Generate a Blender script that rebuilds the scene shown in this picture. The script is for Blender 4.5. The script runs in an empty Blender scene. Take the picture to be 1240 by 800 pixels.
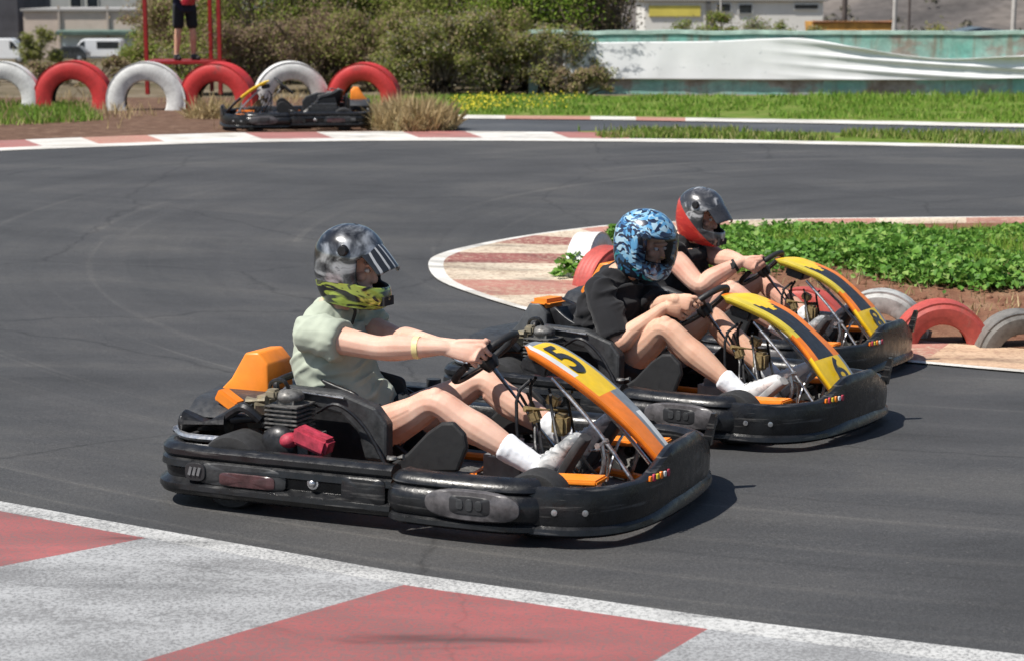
import bpy, bmesh, math, random
from math import sin, cos, pi, radians, sqrt, exp
from mathutils import Vector, Matrix, noise as mnoise
random.seed(7)
scene = bpy.context.scene
C = scene.collection
V = Vector

# ------------------------------------------------------------------ camera + terrain
FPX = 2362.0
PITCH = math.atan(420 / FPX)
CAM = V((0, 0, 1.80))
CF = V((0, cos(PITCH), -sin(PITCH))); CU = V((0, sin(PITCH), cos(PITCH))); CR = V((1, 0, 0))

def sstep(a, b, t):
    t = max(0.0, min(1.0, (t - a) / (b - a)))
    return t * t * (3 - 2 * t)

def H(x, y):
    z = -0.37 * exp(-((x - 3) ** 2 / 46.0 + (y - 13) ** 2 / 32.0))
    z -= 5.3 * sstep(37, 75, y)
    if y > 220:
        z += 0.035 * (y - 220) * (0.6 + 0.4 * sstep(-40, 80, x))
    return z

def ray(u, v):
    return (CF + CR * ((u - 620) / FPX) - CU * ((v - 400) / FPX))

def at(u, v, up=0.0):
    """ground point (plus up) seen at pixel u, v of the photograph"""
    d = ray(u, v)
    lo, hi = 1.0, 1500.0
    f = lambda t: (CAM.z + d.z * t) - (H(d.x * t, d.y * t) + up)
    t = 1.0
    while t < 1500 and f(t) > 0:
        lo = t; t *= 1.03
    hi = t
    for _ in range(40):
        m = (lo + hi) / 2
        if f(m) > 0: lo = m
        else: hi = m
    p = CAM + d * lo
    return V((p.x, p.y, p.z))

def proj(p):
    q = V(p) - CAM; w = q.dot(CF)
    return 620 + FPX * q.x / w, 400 - FPX * q.dot(CU) / w

def at_y(u, v, Y):
    d = ray(u, v); t = Y / d.y
    return CAM + d * t

cam_d = bpy.data.cameras.new('camera'); cam = bpy.data.objects.new('camera', cam_d); C.objects.link(cam)
cam.location = CAM; cam.rotation_euler = (pi / 2 - PITCH, 0, 0)
cam_d.sensor_width = 36; cam_d.lens = 36 * FPX / 1240
cam_d.clip_start = 0.1; cam_d.clip_end = 4000
cam_d.dof.use_dof = True; cam_d.dof.focus_distance = 8.2; cam_d.dof.aperture_fstop = 5.0
scene.camera = cam

# ------------------------------------------------------------------ materials
def new_mat(name):
    m = bpy.data.materials.new(name); m.use_nodes = True
    nt = m.node_tree; b = nt.nodes['Principled BSDF']
    return m, nt, b

def ramp(nt, fac, stops, interp='LINEAR'):
    r = nt.nodes.new('ShaderNodeValToRGB'); r.color_ramp.interpolation = interp
    e = r.color_ramp.elements
    while len(e) < len(stops): e.new(0.5)
    for el, (p, c) in zip(e, stops):
        el.position = p; el.color = (c[0], c[1], c[2], 1)
    nt.links.new(fac, r.inputs[0])
    return r.outputs[0]

def noise_tex(nt, scale, detail=4, rough=0.55, stretch=None, dist=0.0, rot=None):
    n = nt.nodes.new('ShaderNodeTexNoise'); n.inputs['Scale'].default_value = scale
    n.inputs['Detail'].default_value = detail; n.inputs['Roughness'].default_value = rough
    n.inputs['Distortion'].default_value = dist
    tc = nt.nodes.new('ShaderNodeTexCoord')
    mp = nt.nodes.new('ShaderNodeMapping')
    if stretch: mp.inputs['Scale'].default_value = stretch
    if rot: mp.inputs['Rotation'].default_value = rot
    nt.links.new(tc.outputs['Object'], mp.inputs[0]); nt.links.new(mp.outputs[0], n.inputs['Vector'])
    return n.outputs['Fac']

def mixc(nt, fac, a, b, mode='MIX'):
    m = nt.nodes.new('ShaderNodeMix'); m.data_type = 'RGBA'; m.blend_type = mode
    for sock, val in ((m.inputs[0], fac), (m.inputs[6], a), (m.inputs[7], b)):
        if hasattr(val, 'links') or isinstance(val, bpy.types.NodeSocket): nt.links.new(val, sock)
        elif isinstance(val, (int, float)): sock.default_value = val
        else: sock.default_value = (val[0], val[1], val[2], 1)
    return m.outputs[2]

def bump(nt, b, h, strength=0.3, dist=0.01):
    n = nt.nodes.new('ShaderNodeBump'); n.inputs['Strength'].default_value = strength; n.inputs['Distance'].default_value = dist
    nt.links.new(h, n.inputs['Height']); nt.links.new(n.outputs[0], b.inputs['Normal'])

MATS = {}
def plain(name, col, rough=0.5, metal=0.0, var=0.25, scale=25, bmp=0.0, bscale=60, rvar=0.15, coat=0.0, spec=None):
    """a base colour mottled by noise, with mottled gloss and optional bump"""
    if name in MATS: return MATS[name]
    m, nt, b = new_mat(name)
    f = noise_tex(nt, scale, 5, 0.65)
    lo = [c * (1 - var) for c in col]; hi = [min(1, c * (1 + var)) for c in col]
    nt.links.new(ramp(nt, f, [(0.3, lo), (0.7, hi)]), b.inputs['Base Color'])
    f2 = noise_tex(nt, scale * 1.7, 4, 0.6)
    r = nt.nodes.new('ShaderNodeMapRange'); nt.links.new(f2, r.inputs[0])
    r.inputs[1].default_value = 0.3; r.inputs[2].default_value = 0.7
    r.inputs[3].default_value = max(0.03, rough - rvar); r.inputs[4].default_value = min(1, rough + rvar)
    nt.links.new(r.outputs[0], b.inputs['Roughness'])
    b.inputs['Metallic'].default_value = metal
    if spec is not None: b.inputs['Specular IOR Level'].default_value = spec
    if coat: b.inputs['Coat Weight'].default_value = coat; b.inputs['Coat Roughness'].default_value = 0.08
    if bmp: bump(nt, b, noise_tex(nt, bscale, 4), bmp, 0.004)
    MATS[name] = m
    return m

def leafmat(name, stops, rough=0.6, trans=0.15):
    m, nt, b = new_mat(name)
    g = nt.nodes.new('ShaderNodeNewGeometry')
    nt.links.new(ramp(nt, g.outputs['Random Per Island'], stops), b.inputs['Base Color'])
    b.inputs['Roughness'].default_value = rough
    b.inputs['Specular IOR Level'].default_value = 0.25
    if trans:
        t = nt.nodes.new('ShaderNodeBsdfTranslucent')
        nt.links.new(ramp(nt, g.outputs['Random Per Island'], stops), t.inputs[0])
        mx = nt.nodes.new('ShaderNodeMixShader'); mx.inputs[0].default_value = trans
        out = nt.nodes['Material Output']
        nt.links.new(b.outputs[0], mx.inputs[1]); nt.links.new(t.outputs[0], mx.inputs[2]); nt.links.new(mx.outputs[0], out.inputs[0])
    MATS[name] = m
    return m

def asphalt_mat(name, base=0.05, tint=(0.93, 1.0, 1.12)):
    m, nt, b = new_mat(name)
    grain = noise_tex(nt, 260, 3, 0.7)
    blot = noise_tex(nt, 0.7, 7, 0.68, stretch=(0.6, 1.3, 1), rot=(0, 0, 0.18), dist=0.4)
    tc = nt.nodes.new('ShaderNodeTexCoord'); ds = nt.nodes.new('ShaderNodeVectorMath'); ds.operation = 'SUBTRACT'
    nt.links.new(tc.outputs['Object'], ds.inputs[0]); ds.inputs[1].default_value = (4.2, 15.2, 0)
    sx = nt.nodes.new('ShaderNodeSeparateXYZ'); nt.links.new(ds.outputs[0], sx.inputs[0])
    ln = nt.nodes.new('ShaderNodeVectorMath'); ln.operation = 'LENGTH'; nt.links.new(ds.outputs[0], ln.inputs[0])
    an = nt.nodes.new('ShaderNodeMath'); an.operation = 'ARCTAN2'; nt.links.new(sx.outputs['Y'], an.inputs[0]); nt.links.new(sx.outputs['X'], an.inputs[1])
    cb = nt.nodes.new('ShaderNodeCombineXYZ'); nt.links.new(ln.outputs['Value'], cb.inputs[0]); a2 = nt.nodes.new('ShaderNodeMath'); a2.operation = 'MULTIPLY'; a2.inputs[1].default_value = 0.38; nt.links.new(an.outputs[0], a2.inputs[0]); nt.links.new(a2.outputs[0], cb.inputs[1])
    sn = nt.nodes.new('ShaderNodeTexNoise'); sn.inputs['Scale'].default_value = 2.2; sn.inputs['Detail'].default_value = 6; sn.inputs['Roughness'].default_value = 0.6; sn.inputs['Distortion'].default_value = 0.5
    nt.links.new(cb.outputs[0], sn.inputs['Vector']); streak = sn.outputs['Fac']
    c = lambda k: [base * k * t for t in tint]
    grain2 = noise_tex(nt, 95, 3, 0.75)
    c1 = ramp(nt, grain, [(0.3, c(0.55)), (0.55, c(1.0)), (0.74, c(2.1))])
    c2 = mixc(nt, 1.0, c1, ramp(nt, blot, [(0.30, (0.70,) * 3), (0.5, (1.0,) * 3), (0.70, (1.45, 1.41, 1.33))]), 'MULTIPLY')
    c3 = mixc(nt, 1.0, c2, ramp(nt, streak, [(0.28, (0.86,) * 3), (0.5, (1.0,) * 3), (0.66, (1.07, 1.06, 1.05)), (0.78, (1.28, 1.26, 1.22))]), 'MULTIPLY')
    cb2 = nt.nodes.new('ShaderNodeCombineXYZ'); nt.links.new(ln.outputs['Value'], cb2.inputs[0])
    a3 = nt.nodes.new('ShaderNodeMath'); a3.operation = 'MULTIPLY'; a3.inputs[1].default_value = 0.10; nt.links.new(an.outputs[0], a3.inputs[0]); nt.links.new(a3.outputs[0], cb2.inputs[1])
    sn2 = nt.nodes.new('ShaderNodeTexNoise'); sn2.inputs['Scale'].default_value = 7.0; sn2.inputs['Detail'].default_value = 4; sn2.inputs['Distortion'].default_value = 0.3
    nt.links.new(cb2.outputs[0], sn2.inputs['Vector'])
    c3 = mixc(nt, 1.0, c3, ramp(nt, sn2.outputs['Fac'], [(0.26, (0.74,) * 3), (0.39, (0.97,) * 3), (0.61, (1.0,) * 3), (0.70, (1.38, 1.35, 1.3))]), 'MULTIPLY')
    c3 = mixc(nt, 1.0, c3, ramp(nt, grain2, [(0.3, (0.7,) * 3), (0.5, (1.0,) * 3), (0.7, (1.4,) * 3)]), 'MULTIPLY')
    cr = nt.nodes.new('ShaderNodeTexVoronoi'); cr.feature = 'DISTANCE_TO_EDGE'; cr.inputs['Scale'].default_value = 0.42
    wob = nt.nodes.new('ShaderNodeTexNoise'); wob.inputs['Scale'].default_value = 2.2; wob.inputs['Detail'].default_value = 5; nt.links.new(tc.outputs['Object'], wob.inputs['Vector'])
    mw = nt.nodes.new('ShaderNodeMix'); mw.data_type = 'VECTOR'; mw.inputs[0].default_value = 0.22
    nt.links.new(tc.outputs['Object'], mw.inputs[4]); nt.links.new(wob.outputs['Color'], mw.inputs[5]); nt.links.new(mw.outputs[1], cr.inputs['Vector'])
    c3 = mixc(nt, 1.0, c3, ramp(nt, cr.outputs['Distance'], [(0.0, (0.66,) * 3), (0.005, (1.0,) * 3)]), 'MULTIPLY')
    marb = noise_tex(nt, 55, 2, 0.5)
    c3 = mixc(nt, ramp(nt, marb, [(0.72, (0, 0, 0)), (0.78, (.35, .35, .35))]), c3, (0.22, 0.21, 0.19))
    nt.links.new(c3, b.inputs['Base Color'])
    b.inputs['Roughness'].default_value = 0.72
    b.inputs['Specular IOR Level'].default_value = 0.35
    bump(nt, b, grain, 0.5, 0.004)
    MATS[name] = m; return m

def paint_mat(name, col, wear_col=(0.1, 0.1, 0.1), wear=0.45, gscale=90, dirt=(0.7, 0.66, 0.6), rough=0.75, bigscale=3.0):
    """sun-bleached track paint rubbed off the grains of the asphalt"""
    m, nt, b = new_mat(name)
    g = noise_tex(nt, gscale, 4, 0.75)
    big = noise_tex(nt, bigscale, 6, 0.6, stretch=(0.6, 1.4, 1), rot=(0, 0, 0.25))
    ad = nt.nodes.new('ShaderNodeMath'); ad.operation = 'MULTIPLY_ADD'
    nt.links.new(big, ad.inputs[0]); ad.inputs[1].default_value = 0.32; nt.links.new(g, ad.inputs[2])
    sub = nt.nodes.new('ShaderNodeMath'); sub.operation = 'SUBTRACT'; nt.links.new(ad.outputs[0], sub.inputs[0]); sub.inputs[1].default_value = 0.16
    f = sub.outputs[0]
    tone = ramp(nt, big, [(0.3, [c * d for c, d in zip(col, dirt)]), (0.62, col)])
    fac = ramp(nt, f, [(wear - 0.1, (1, 1, 1)), (wear + 0.06, (0, 0, 0))])
    nt.links.new(mixc(nt, fac, tone, wear_col), b.inputs['Base Color'])
    base_s = b.inputs['Base Color'].links[0].from_socket
    sc = noise_tex(nt, 1.0, 5, 0.6, stretch=(1.1, 3.0, 1), rot=(0, 0, 0.5), dist=0.8)
    k = mixc(nt, 1.0, base_s, ramp(nt, sc, [(0.30, (0.5,) * 3), (0.42, (0.92,) * 3), (0.6, (1.0,) * 3), (0.75, (1.15,) * 3)]), 'MULTIPLY')
    cr = nt.nodes.new('ShaderNodeTexVoronoi'); cr.feature = 'DISTANCE_TO_EDGE'; cr.inputs['Scale'].default_value = 0.55
    tcv = nt.nodes.new('ShaderNodeTexCoord'); nzv = nt.nodes.new('ShaderNodeTexNoise'); nzv.inputs['Scale'].default_value = 6
    nt.links.new(tcv.outputs['Object'], nzv.inputs['Vector'])
    mv = nt.nodes.new('ShaderNodeMix'); mv.data_type = 'VECTOR'; mv.inputs[0].default_value = 0.12
    nt.links.new(tcv.outputs['Object'], mv.inputs[4]); nt.links.new(nzv.outputs['Color'], mv.inputs[5]); nt.links.new(mv.outputs[1], cr.inputs['Vector'])
    k = mixc(nt, 1.0, k, ramp(nt, cr.outputs['Distance'], [(0.0, (0.85,) * 3), (0.005, (1.0,) * 3)]), 'MULTIPLY')
    nt.links.new(k, b.inputs['Base Color'])
    b.inputs['Roughness'].default_value = rough
    bump(nt, b, g, 0.4, 0.003)
    MATS[name] = m; return m

def ground_mat(name, stops, scale=6, fine=60, bmp=0.5):
    m, nt, b = new_mat(name)
    a = noise_tex(nt, scale, 6, 0.62); f = noise_tex(nt, fine, 4, 0.7)
    c = mixc(nt, 1.0, ramp(nt, a, stops), ramp(nt, f, [(0.3, (0.7,) * 3), (0.7, (1.3,) * 3)]), 'MULTIPLY')
    nt.links.new(c, b.inputs['Base Color']); b.inputs['Roughness'].default_value = 0.95
    b.inputs['Specular IOR Level'].default_value = 0.1
    bump(nt, b, f, bmp, 0.02)
    MATS[name] = m; return m

# ------------------------------------------------------------------ mesh builder
def frame_of(d):
    d = d.normalized()
    a = V((0, 0, 1)) if abs(d.z) < 0.9 else V((1, 0, 0))
    s = d.cross(a).normalized(); t = s.cross(d).normalized()
    return s, t

def catmull(pts, n=6, closed=False):
    pts = [V(p) for p in pts]; out = []
    N = len(pts)
    rng = range(N if closed else N - 1)
    for i in rng:
        if closed: p0, p1, p2, p3 = pts[i - 1], pts[i], pts[(i + 1) % N], pts[(i + 2) % N]
        else:
            p1, p2 = pts[i], pts[i + 1]
            p0 = pts[i - 1] if i else p1 * 2 - p2
            p3 = pts[i + 2] if i + 2 < N else p2 * 2 - p1
        for k in range(n):
            t = k / n
            out.append(0.5 * ((2 * p1) + (p2 - p0) * t + (2 * p0 - 5 * p1 + 4 * p2 - p3) * t * t + (3 * p1 - p0 - 3 * p2 + p3) * t ** 3))
    if not closed: out.append(pts[-1])
    return out

class MB:
    def __init__(s): s.v = []; s.f = []; s.m = []
    def add(s, vs, fs, mi=0):
        o = len(s.v); s.v += [tuple(x) for x in vs]
        for f in fs: s.f.append([o + i for i in f]); s.m.append(mi)
        return s
    def box(s, c, size, mi=0, M=None, bev=0.0):
        hx, hy, hz = size[0] / 2, size[1] / 2, size[2] / 2
        bm = bmesh.new(); bmesh.ops.create_cube(bm, size=1)
        for v in bm.verts: v.co = V((v.co.x * size[0], v.co.y * size[1], v.co.z * size[2]))
        if bev > 0: bmesh.ops.bevel(bm, geom=list(bm.edges), offset=bev, segments=2, affect='EDGES')
        T = Matrix.Translation(V(c)) @ (M.to_4x4() if M else Matrix.Identity(4))
        bm.verts.index_update()
        s.add([T @ v.co for v in bm.verts], [[v.index for v in f.verts] for f in bm.faces], mi); bm.free()
        return s
    def loft(s, rings, mi=0, closed=True, cap=True):
        n = len(rings[0]); o = len(s.v)
        for r in rings: s.v += [tuple(p) for p in r]
        for i in range(len(rings) - 1):
            for j in range(n if closed else n - 1):
                k = (j + 1) % n
                s.f.append([o + i * n + j, o + i * n + k, o + (i + 1) * n + k, o + (i + 1) * n + j]); s.m.append(mi)
        if cap and closed:
            s.f.append([o + j for j in range(n)][::-1]); s.m.append(mi)
            s.f.append([o + (len(rings) - 1) * n + j for j in range(n)]); s.m.append(mi)
        return s
    def tube(s, pts, r, n=8, mi=0, smooth=0, closed=False, rb=None):
        pts = [V(p) for p in pts]
        if smooth: pts = catmull(pts, smooth, closed)
        N = len(pts)
        rad = r if isinstance(r, (list, tuple)) else None
        rings = []; prev = None
        for i, p in enumerate(pts):
            if closed: d = pts[(i + 1) % N] - pts[i - 1]
            else: d = pts[min(i + 1, N - 1)] - pts[max(i - 1, 0)]
            if d.length < 1e-9: d = V((0, 0, 1))
            d.normalize()
            if prev is None: a, b = frame_of(d)
            else:
                a = (prev - d * prev.dot(d)).normalized(); b = a.cross(d).normalized() * -1
                b = d.cross(a).normalized()
            prev = a
            if rad: q = i / (N - 1) * (len(rad) - 1); k = min(int(q), len(rad) - 2); rr = rad[k] + (rad[k + 1] - rad[k]) * (q - k)
            else: rr = r
            rings.append([p + a * rr * cos(2 * pi * j / n) + b * rr * sin(2 * pi * j / n) for j in range(n)])
        if closed: rings.append(rings[0])
        return s.loft(rings, mi, True, not closed)
    def lathe(s, prof, o, ax, n=24, mi=0, a0=0, a1=2 * pi, mis=None):
        """prof: (radius, along) pairs turned about axis ax through o"""
        o = V(o); ax = V(ax).normalized(); e1, e2 = frame_of(ax)
        full = abs(a1 - a0 - 2 * pi) < 1e-6
        rings = []
        m = n if full else n + 1
        base = len(s.v)
        for (r, h) in prof:
            for j in range(m):
                t = a0 + (a1 - a0) * j / n
                s.v.append(tuple(o + ax * h + (e1 * cos(t) + e2 * sin(t)) * r))
        for i in range(len(prof) - 1):
            for j in range(n):
                k = (j + 1) % m
                s.f.append([base + i * m + j, base + i * m + k, base + (i + 1) * m + k, base + (i + 1) * m + j]); s.m.append(mis[i] if mis else mi)
        return s
    def ell(s, c, r, mi=0, M=None, n=16, k=10):
        c = V(c); vs = []; fs = []
        for i in range(k + 1):
            ph = pi * i / k
            for j in range(n):
                t = 2 * pi * j / n
                p = V((r[0] * sin(ph) * cos(t), r[1] * sin(ph) * sin(t), r[2] * cos(ph)))
                vs.append(c + (M @ p if M else p))
        for i in range(k):
            for j in range(n):
                q = (j + 1) % n
                fs.append([i * n + j, (i + 1) * n + j, (i + 1) * n + q, i * n + q])
        s.add(vs, fs, mi)
        return s
    def prism(s, poly, a, b, T=None, mi=0):
        """poly: (p, q) outline extruded along the third axis from a to b; T maps (p, q, h) to a point"""
        T = T or (lambda p, q, h: V((p, q, h)))
        n = len(poly)
        vs = [T(p, q, a) for p, q in poly] + [T(p, q, b) for p, q in poly]
        fs = [list(range(n))[::-1], [n + i for i in range(n)]] + [[i, (i + 1) % n, n + (i + 1) % n, n + i] for i in range(n)]
        return s.add(vs, fs, mi)
    def mesh(s, name, mats, smooth=True, angle=40):
        me = bpy.data.meshes.new(name); me.from_pydata(s.v, [], s.f)
        for m in (mats if isinstance(mats, (list, tuple)) else [mats]): me.materials.append(m)
        me.polygons.foreach_set('material_index', s.m)
        bm = bmesh.new(); bm.from_mesh(me)
        bmesh.ops.remove_doubles(bm, verts=bm.verts, dist=1e-5)
        bmesh.ops.recalc_face_normals(bm, faces=bm.faces)
        bm.to_mesh(me); bm.free()
        if smooth:
            me.polygons.foreach_set('use_smooth', [True] * len(me.polygons))
            me.set_sharp_from_angle(angle=radians(angle))
        return me
    def raw(s, name, mats):
        me = bpy.data.meshes.new(name); me.from_pydata(s.v, [], s.f)
        for m in (mats if isinstance(mats, (list, tuple)) else [mats]): me.materials.append(m)
        me.polygons.foreach_set('material_index', s.m)
        return me
    def build(s, name, mats, parent=None, smooth=True, angle=40):
        return link(name, s.mesh(name, mats, smooth, angle), parent)

def link(name, me, parent=None):
    o = bpy.data.objects.new(name, me); C.objects.link(o)
    if parent: o.parent = parent
    return o

def thing(name, label, cat, loc=(0, 0, 0), group=None, M=None):
    o = bpy.data.objects.new(name, None); C.objects.link(o); o.empty_display_size = 0.1
    if M is not None: o.matrix_world = M
    else: o.location = loc
    return tag(o, label, cat, group)

def tag(o, label, cat, group=None):
    o['label'] = label; o['category'] = cat
    if group: o['group'] = group
    return o

def setting(o, kind='structure'):
    o['kind'] = kind; return o

def apply_mods(o):
    dg = bpy.context.evaluated_depsgraph_get(); dg.update()
    me = bpy.data.meshes.new_from_object(o.evaluated_get(dg), depsgraph=dg)
    o.modifiers.clear(); o.data = me

def voxel(o, size, smooth_it=2, fac=0.5):
    m = o.modifiers.new('r', 'REMESH'); m.mode = 'VOXEL'; m.voxel_size = size; m.use_smooth_shade = True
    if smooth_it:
        sm = o.modifiers.new('s', 'SMOOTH'); sm.factor = fac; sm.iterations = smooth_it
    mats = [x for x in o.data.materials]
    apply_mods(o)
    if not len(o.data.materials):
        for x in mats: o.data.materials.append(x)
    o.data.polygons.foreach_set('use_smooth', [True] * len(o.data.polygons))

# ------------------------------------------------------------------ light
world = bpy.data.worlds.new('World'); scene.world = world; world.use_nodes = True
nt = world.node_tree
sky = nt.nodes.new('ShaderNodeTexSky'); sky.sky_type = 'NISHITA'; sky.sun_disc = False
SUN_DIR = V((-0.80, -0.42, 0)).normalized()      # towards the sun, horizontal part
EL = radians(58)
sky.sun_elevation = EL; sky.sun_rotation = math.atan2(SUN_DIR.x, SUN_DIR.y)
sky.air_density = 1.0; sky.dust_density = 1.0
nt.links.new(sky.outputs[0], nt.nodes['Background'].inputs[0]); nt.nodes['Background'].inputs[1].default_value = 0.075
sl = bpy.data.lights.new('sun', 'SUN'); sl.energy = 4.9; sl.angle = radians(0.55); sl.color = (1.0, 0.955, 0.88)
so = bpy.data.objects.new('sun', sl); C.objects.link(so)
tosun = V((SUN_DIR.x * cos(EL), SUN_DIR.y * cos(EL), sin(EL)))
so.rotation_euler = tosun.to_track_quat('Z', 'Y').to_euler()
so.location = (-20, -10, 40)
scene.view_settings.view_transform = 'Standard'; scene.view_settings.look = 'None'
scene.view_settings.exposure = 0.42; scene.view_settings.gamma = 1.0

# ------------------------------------------------------------------ ground layers
def sheet(name, rows, mat, off, parent=None):
    """rows of (x, y) points -> sheet that follows the terrain, off metres above it"""
    vs = []; fs = []; n = len(rows[0])
    for r in rows:
        for p in r: vs.append((p[0], p[1], H(p[0], p[1]) + off))
    for i in range(len(rows) - 1):
        for j in range(n - 1):
            fs.append([i * n + j, i * n + j + 1, (i + 1) * n + j + 1, (i + 1) * n + j])
    me = bpy.data.meshes.new(name); me.from_pydata(vs, [], fs); me.materials.append(mat)
    bm = bmesh.new(); bm.from_mesh(me); bmesh.ops.recalc_face_normals(bm, faces=bm.faces)
    if sum(f.normal.z for f in bm.faces) < 0: bmesh.ops.reverse_faces(bm, faces=bm.faces)
    bm.to_mesh(me); bm.free()
    return link(name, me, parent)

def resample(pts, n):
    pts = [V(p) for p in pts]; L = [0]
    for a, b in zip(pts, pts[1:]): L.append(L[-1] + (b - a).length)
    out = []
    for i in range(n):
        t = L[-1] * i / (n - 1); k = 0
        while k < len(L) - 2 and L[k + 1] < t: k += 1
        w = (t - L[k]) / max(1e-9, L[k + 1] - L[k]); out.append(pts[k].lerp(pts[k + 1], w))
    return out

def gpix(pts): return [at(u, v).xy.to_3d() for u, v in pts]

def band(name, pa, pb, mat, off, n=60, m=4, parent=None):
    """strip between two pixel polylines laid on the terrain"""
    A = resample(catmull(gpix(pa), 6), n); B = resample(catmull(gpix(pb), 6), n)
    rows = [[a.lerp(b, k / m) for a, b in zip(A, B)] for k in range(m + 1)]
    return sheet(name, rows, mat, off, parent)

M_asphalt = asphalt_mat('asphalt', 0.056, (1.0, 1.0, 1.02))
M_dirt = ground_mat('red_dirt', [(0.3, (0.085, 0.05, 0.035)), (0.55, (0.14, 0.085, 0.06)), (0.75, (0.22, 0.15, 0.11))], 5)
M_scrubground = ground_mat('scrub_ground', [(0.3, (0.07, 0.065, 0.035)), (0.5, (0.13, 0.105, 0.07)), (0.7, (0.19, 0.16, 0.12))], 0.6, 9)
M_turf = ground_mat('turf', [(0.3, (0.08, 0.12, 0.022)), (0.5, (0.115, 0.175, 0.03)), (0.72, (0.20, 0.19, 0.07))], 3, 50)

# one sheet to the horizon
xs = [-900, -500, -260, -140, -80, -50, -32] + [-20 + i for i in range(41)] + [32, 50, 80, 140, 260, 500, 900]
ys = [-12, -6, 0] + [2 + 0.75 * i for i in range(48)] + [40, 43, 46, 50, 54, 58, 62, 66, 70, 75, 82, 95, 120, 150, 185, 220, 260, 320, 400, 550, 800, 1200, 1800]
setting(sheet('ground', [[(x, y) for x in xs] for y in ys], M_scrubground, -0.03))

FAR_EDGE = [(-420, 208), (-150, 192), (0, 183), (150, 177), (300, 172.5), (540, 170.5), (840, 172.5), (1040, 176), (1240, 180.5), (1500, 190)]
fe = resample(catmull(gpix(FAR_EDGE), 6), 90)
rows = []
for k in range(46):
    w = k / 45
    rows.append([(p.x * (1 - w) + w * (-11 + 22 * i / 89), p.y * (1 - w) + w * 1.5) for i, p in enumerate(fe)])
setting(sheet('track', rows, M_asphalt, 0.0))

M_white = paint_mat('white_paint', (0.66, 0.65, 0.62), (0.3, 0.28, 0.26), 0.41, 70)
M_redp = paint_mat('red_paint', (0.36, 0.13, 0.115), (0.30, 0.22, 0.20), 0.44, 70, dirt=(0.75, 0.8, 0.8))
M_white_n = paint_mat('worn_white_paint', (0.37, 0.375, 0.38), (0.17, 0.17, 0.172), 0.50, 80, dirt=(0.72, 0.72, 0.72))
M_red_n = paint_mat('worn_red_paint', (0.31, 0.090, 0.088), (0.17, 0.10, 0.098), 0.485, 80, dirt=(0.78, 0.8, 0.8))
M_edge_n = paint_mat('edge_line_paint', (0.50, 0.50, 0.49), (0.19, 0.19, 0.19), 0.49, 80, dirt=(0.8, 0.8, 0.8))
M_cream = paint_mat('cream_paint', (0.66, 0.57, 0.45), (0.33, 0.24, 0.18), 0.46, 26, bigscale=1.6)
M_tan = paint_mat('bare_kerb_concrete', (0.62, 0.44, 0.30), (0.36, 0.22, 0.15), 0.46, 26, bigscale=1.6)
M_rust = paint_mat('faded_red_paint', (0.42, 0.19, 0.15), (0.45, 0.33, 0.24), 0.46, 26, bigscale=1.6)
M_dred = paint_mat('dark_red_paint', (0.27, 0.085, 0.075), (0.42, 0.30, 0.22), 0.46, 26, bigscale=1.6)

# near kerb, bottom left
def lerp2(a, b, t): return (a[0] + (b[0] - a[0]) * t, a[1] + (b[1] - a[1]) * t)
NE = [(-260, 572), (-120, 590), (0, 610), (120, 632), (250, 655), (370, 676), (490, 697), (600, 713), (700, 727), (860, 750), (1000, 768), (1240, 797), (1420, 818)]
NE2 = [(-260, 582), (-120, 601), (0, 622), (120, 644.5), (250, 668), (370, 690.5), (490, 712), (600, 728), (700, 743), (860, 766), (1000, 785), (1240, 815), (1420, 838)]
setting(band('kerb_edge_line', NE, NE2, M_edge_n, 0.012, 120, 2))
def on_edge(u):
    for a, b in zip(NE2, NE2[1:]):
        if a[0] <= u <= b[0]: return lerp2(a, b, (u - a[0]) / (b[0] - a[0]))
seg = [(-260, (-700, 660)), (177, (-260, 742)), (489, (-60, 874)), (857, (700, 860)), (1420, (1420, 905))]
for i in range(4):
    u0, i0 = seg[i]; u1, i1 = seg[i + 1]
    N = 24
    A = [on_edge(u0 + (u1 - u0) * k / N) for k in range(N + 1)]
    B = [lerp2(i0, i1, k / N) for k in range(N + 1)]
    a3 = gpix(A); b3 = gpix(B)
    setting(sheet('kerb_red_block' if i % 2 == 0 else 'kerb_white_block', [[a.lerp(b, k / 10) for a, b in zip(a3, b3)] for k in range(11)], M_red_n if i % 2 == 0 else M_white_n, 0.012))

# hairpin kerb round the infield: (outer, inner) pixel pairs and the paint after each
pairs = [((1500, 262.5), (1500, 271), 'W'), ((1300, 263), (1300, 271.5), 'R'), ((1170, 264), (1170, 272), 'W'), ((1060, 265), (1062, 273), 'R'), ((965, 266), (970, 274.5), 'W'), ((880, 268), (890, 277), 'T'),
         ((810, 270), (825, 280), 'W'), ((745, 273.5), (765, 283), 'R'), ((700, 278), (730, 286), 'W'), ((640, 286), (716, 291), 'D'), ((586, 295.5), (706, 299), 'C'),
         ((538, 307), (702, 309), 'D'), ((519, 319), (700, 321), 'C'), ((530, 340), (702, 341), 'T2'), ((580, 360), (715, 357), 'C'), ((640, 378), (735, 368), 'T2'), ((720, 398), (790, 384), 'C'),
         ((820, 414), (880, 397), 'R'), ((950, 428), (985, 404), 'C'), ((1040, 435), (1060, 408), 'T2'), ((1115, 441), (1150, 417), 'TN'), ((1240, 452), (1260, 425), 'C'), ((1500, 470), (1500, 440), 'W')]
KM = {'W': M_cream, 'R': M_rust, 'D': M_dred, 'C': M_cream, 'T': M_rust, 'T2': M_rust, 'TN': M_tan}
outer = [p[0] for p in pairs]; inner = [p[1] for p in pairs]
oc = catmull(gpix(outer), 6); ic = catmull(gpix(inner), 6)
KZ = 0.006
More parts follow.
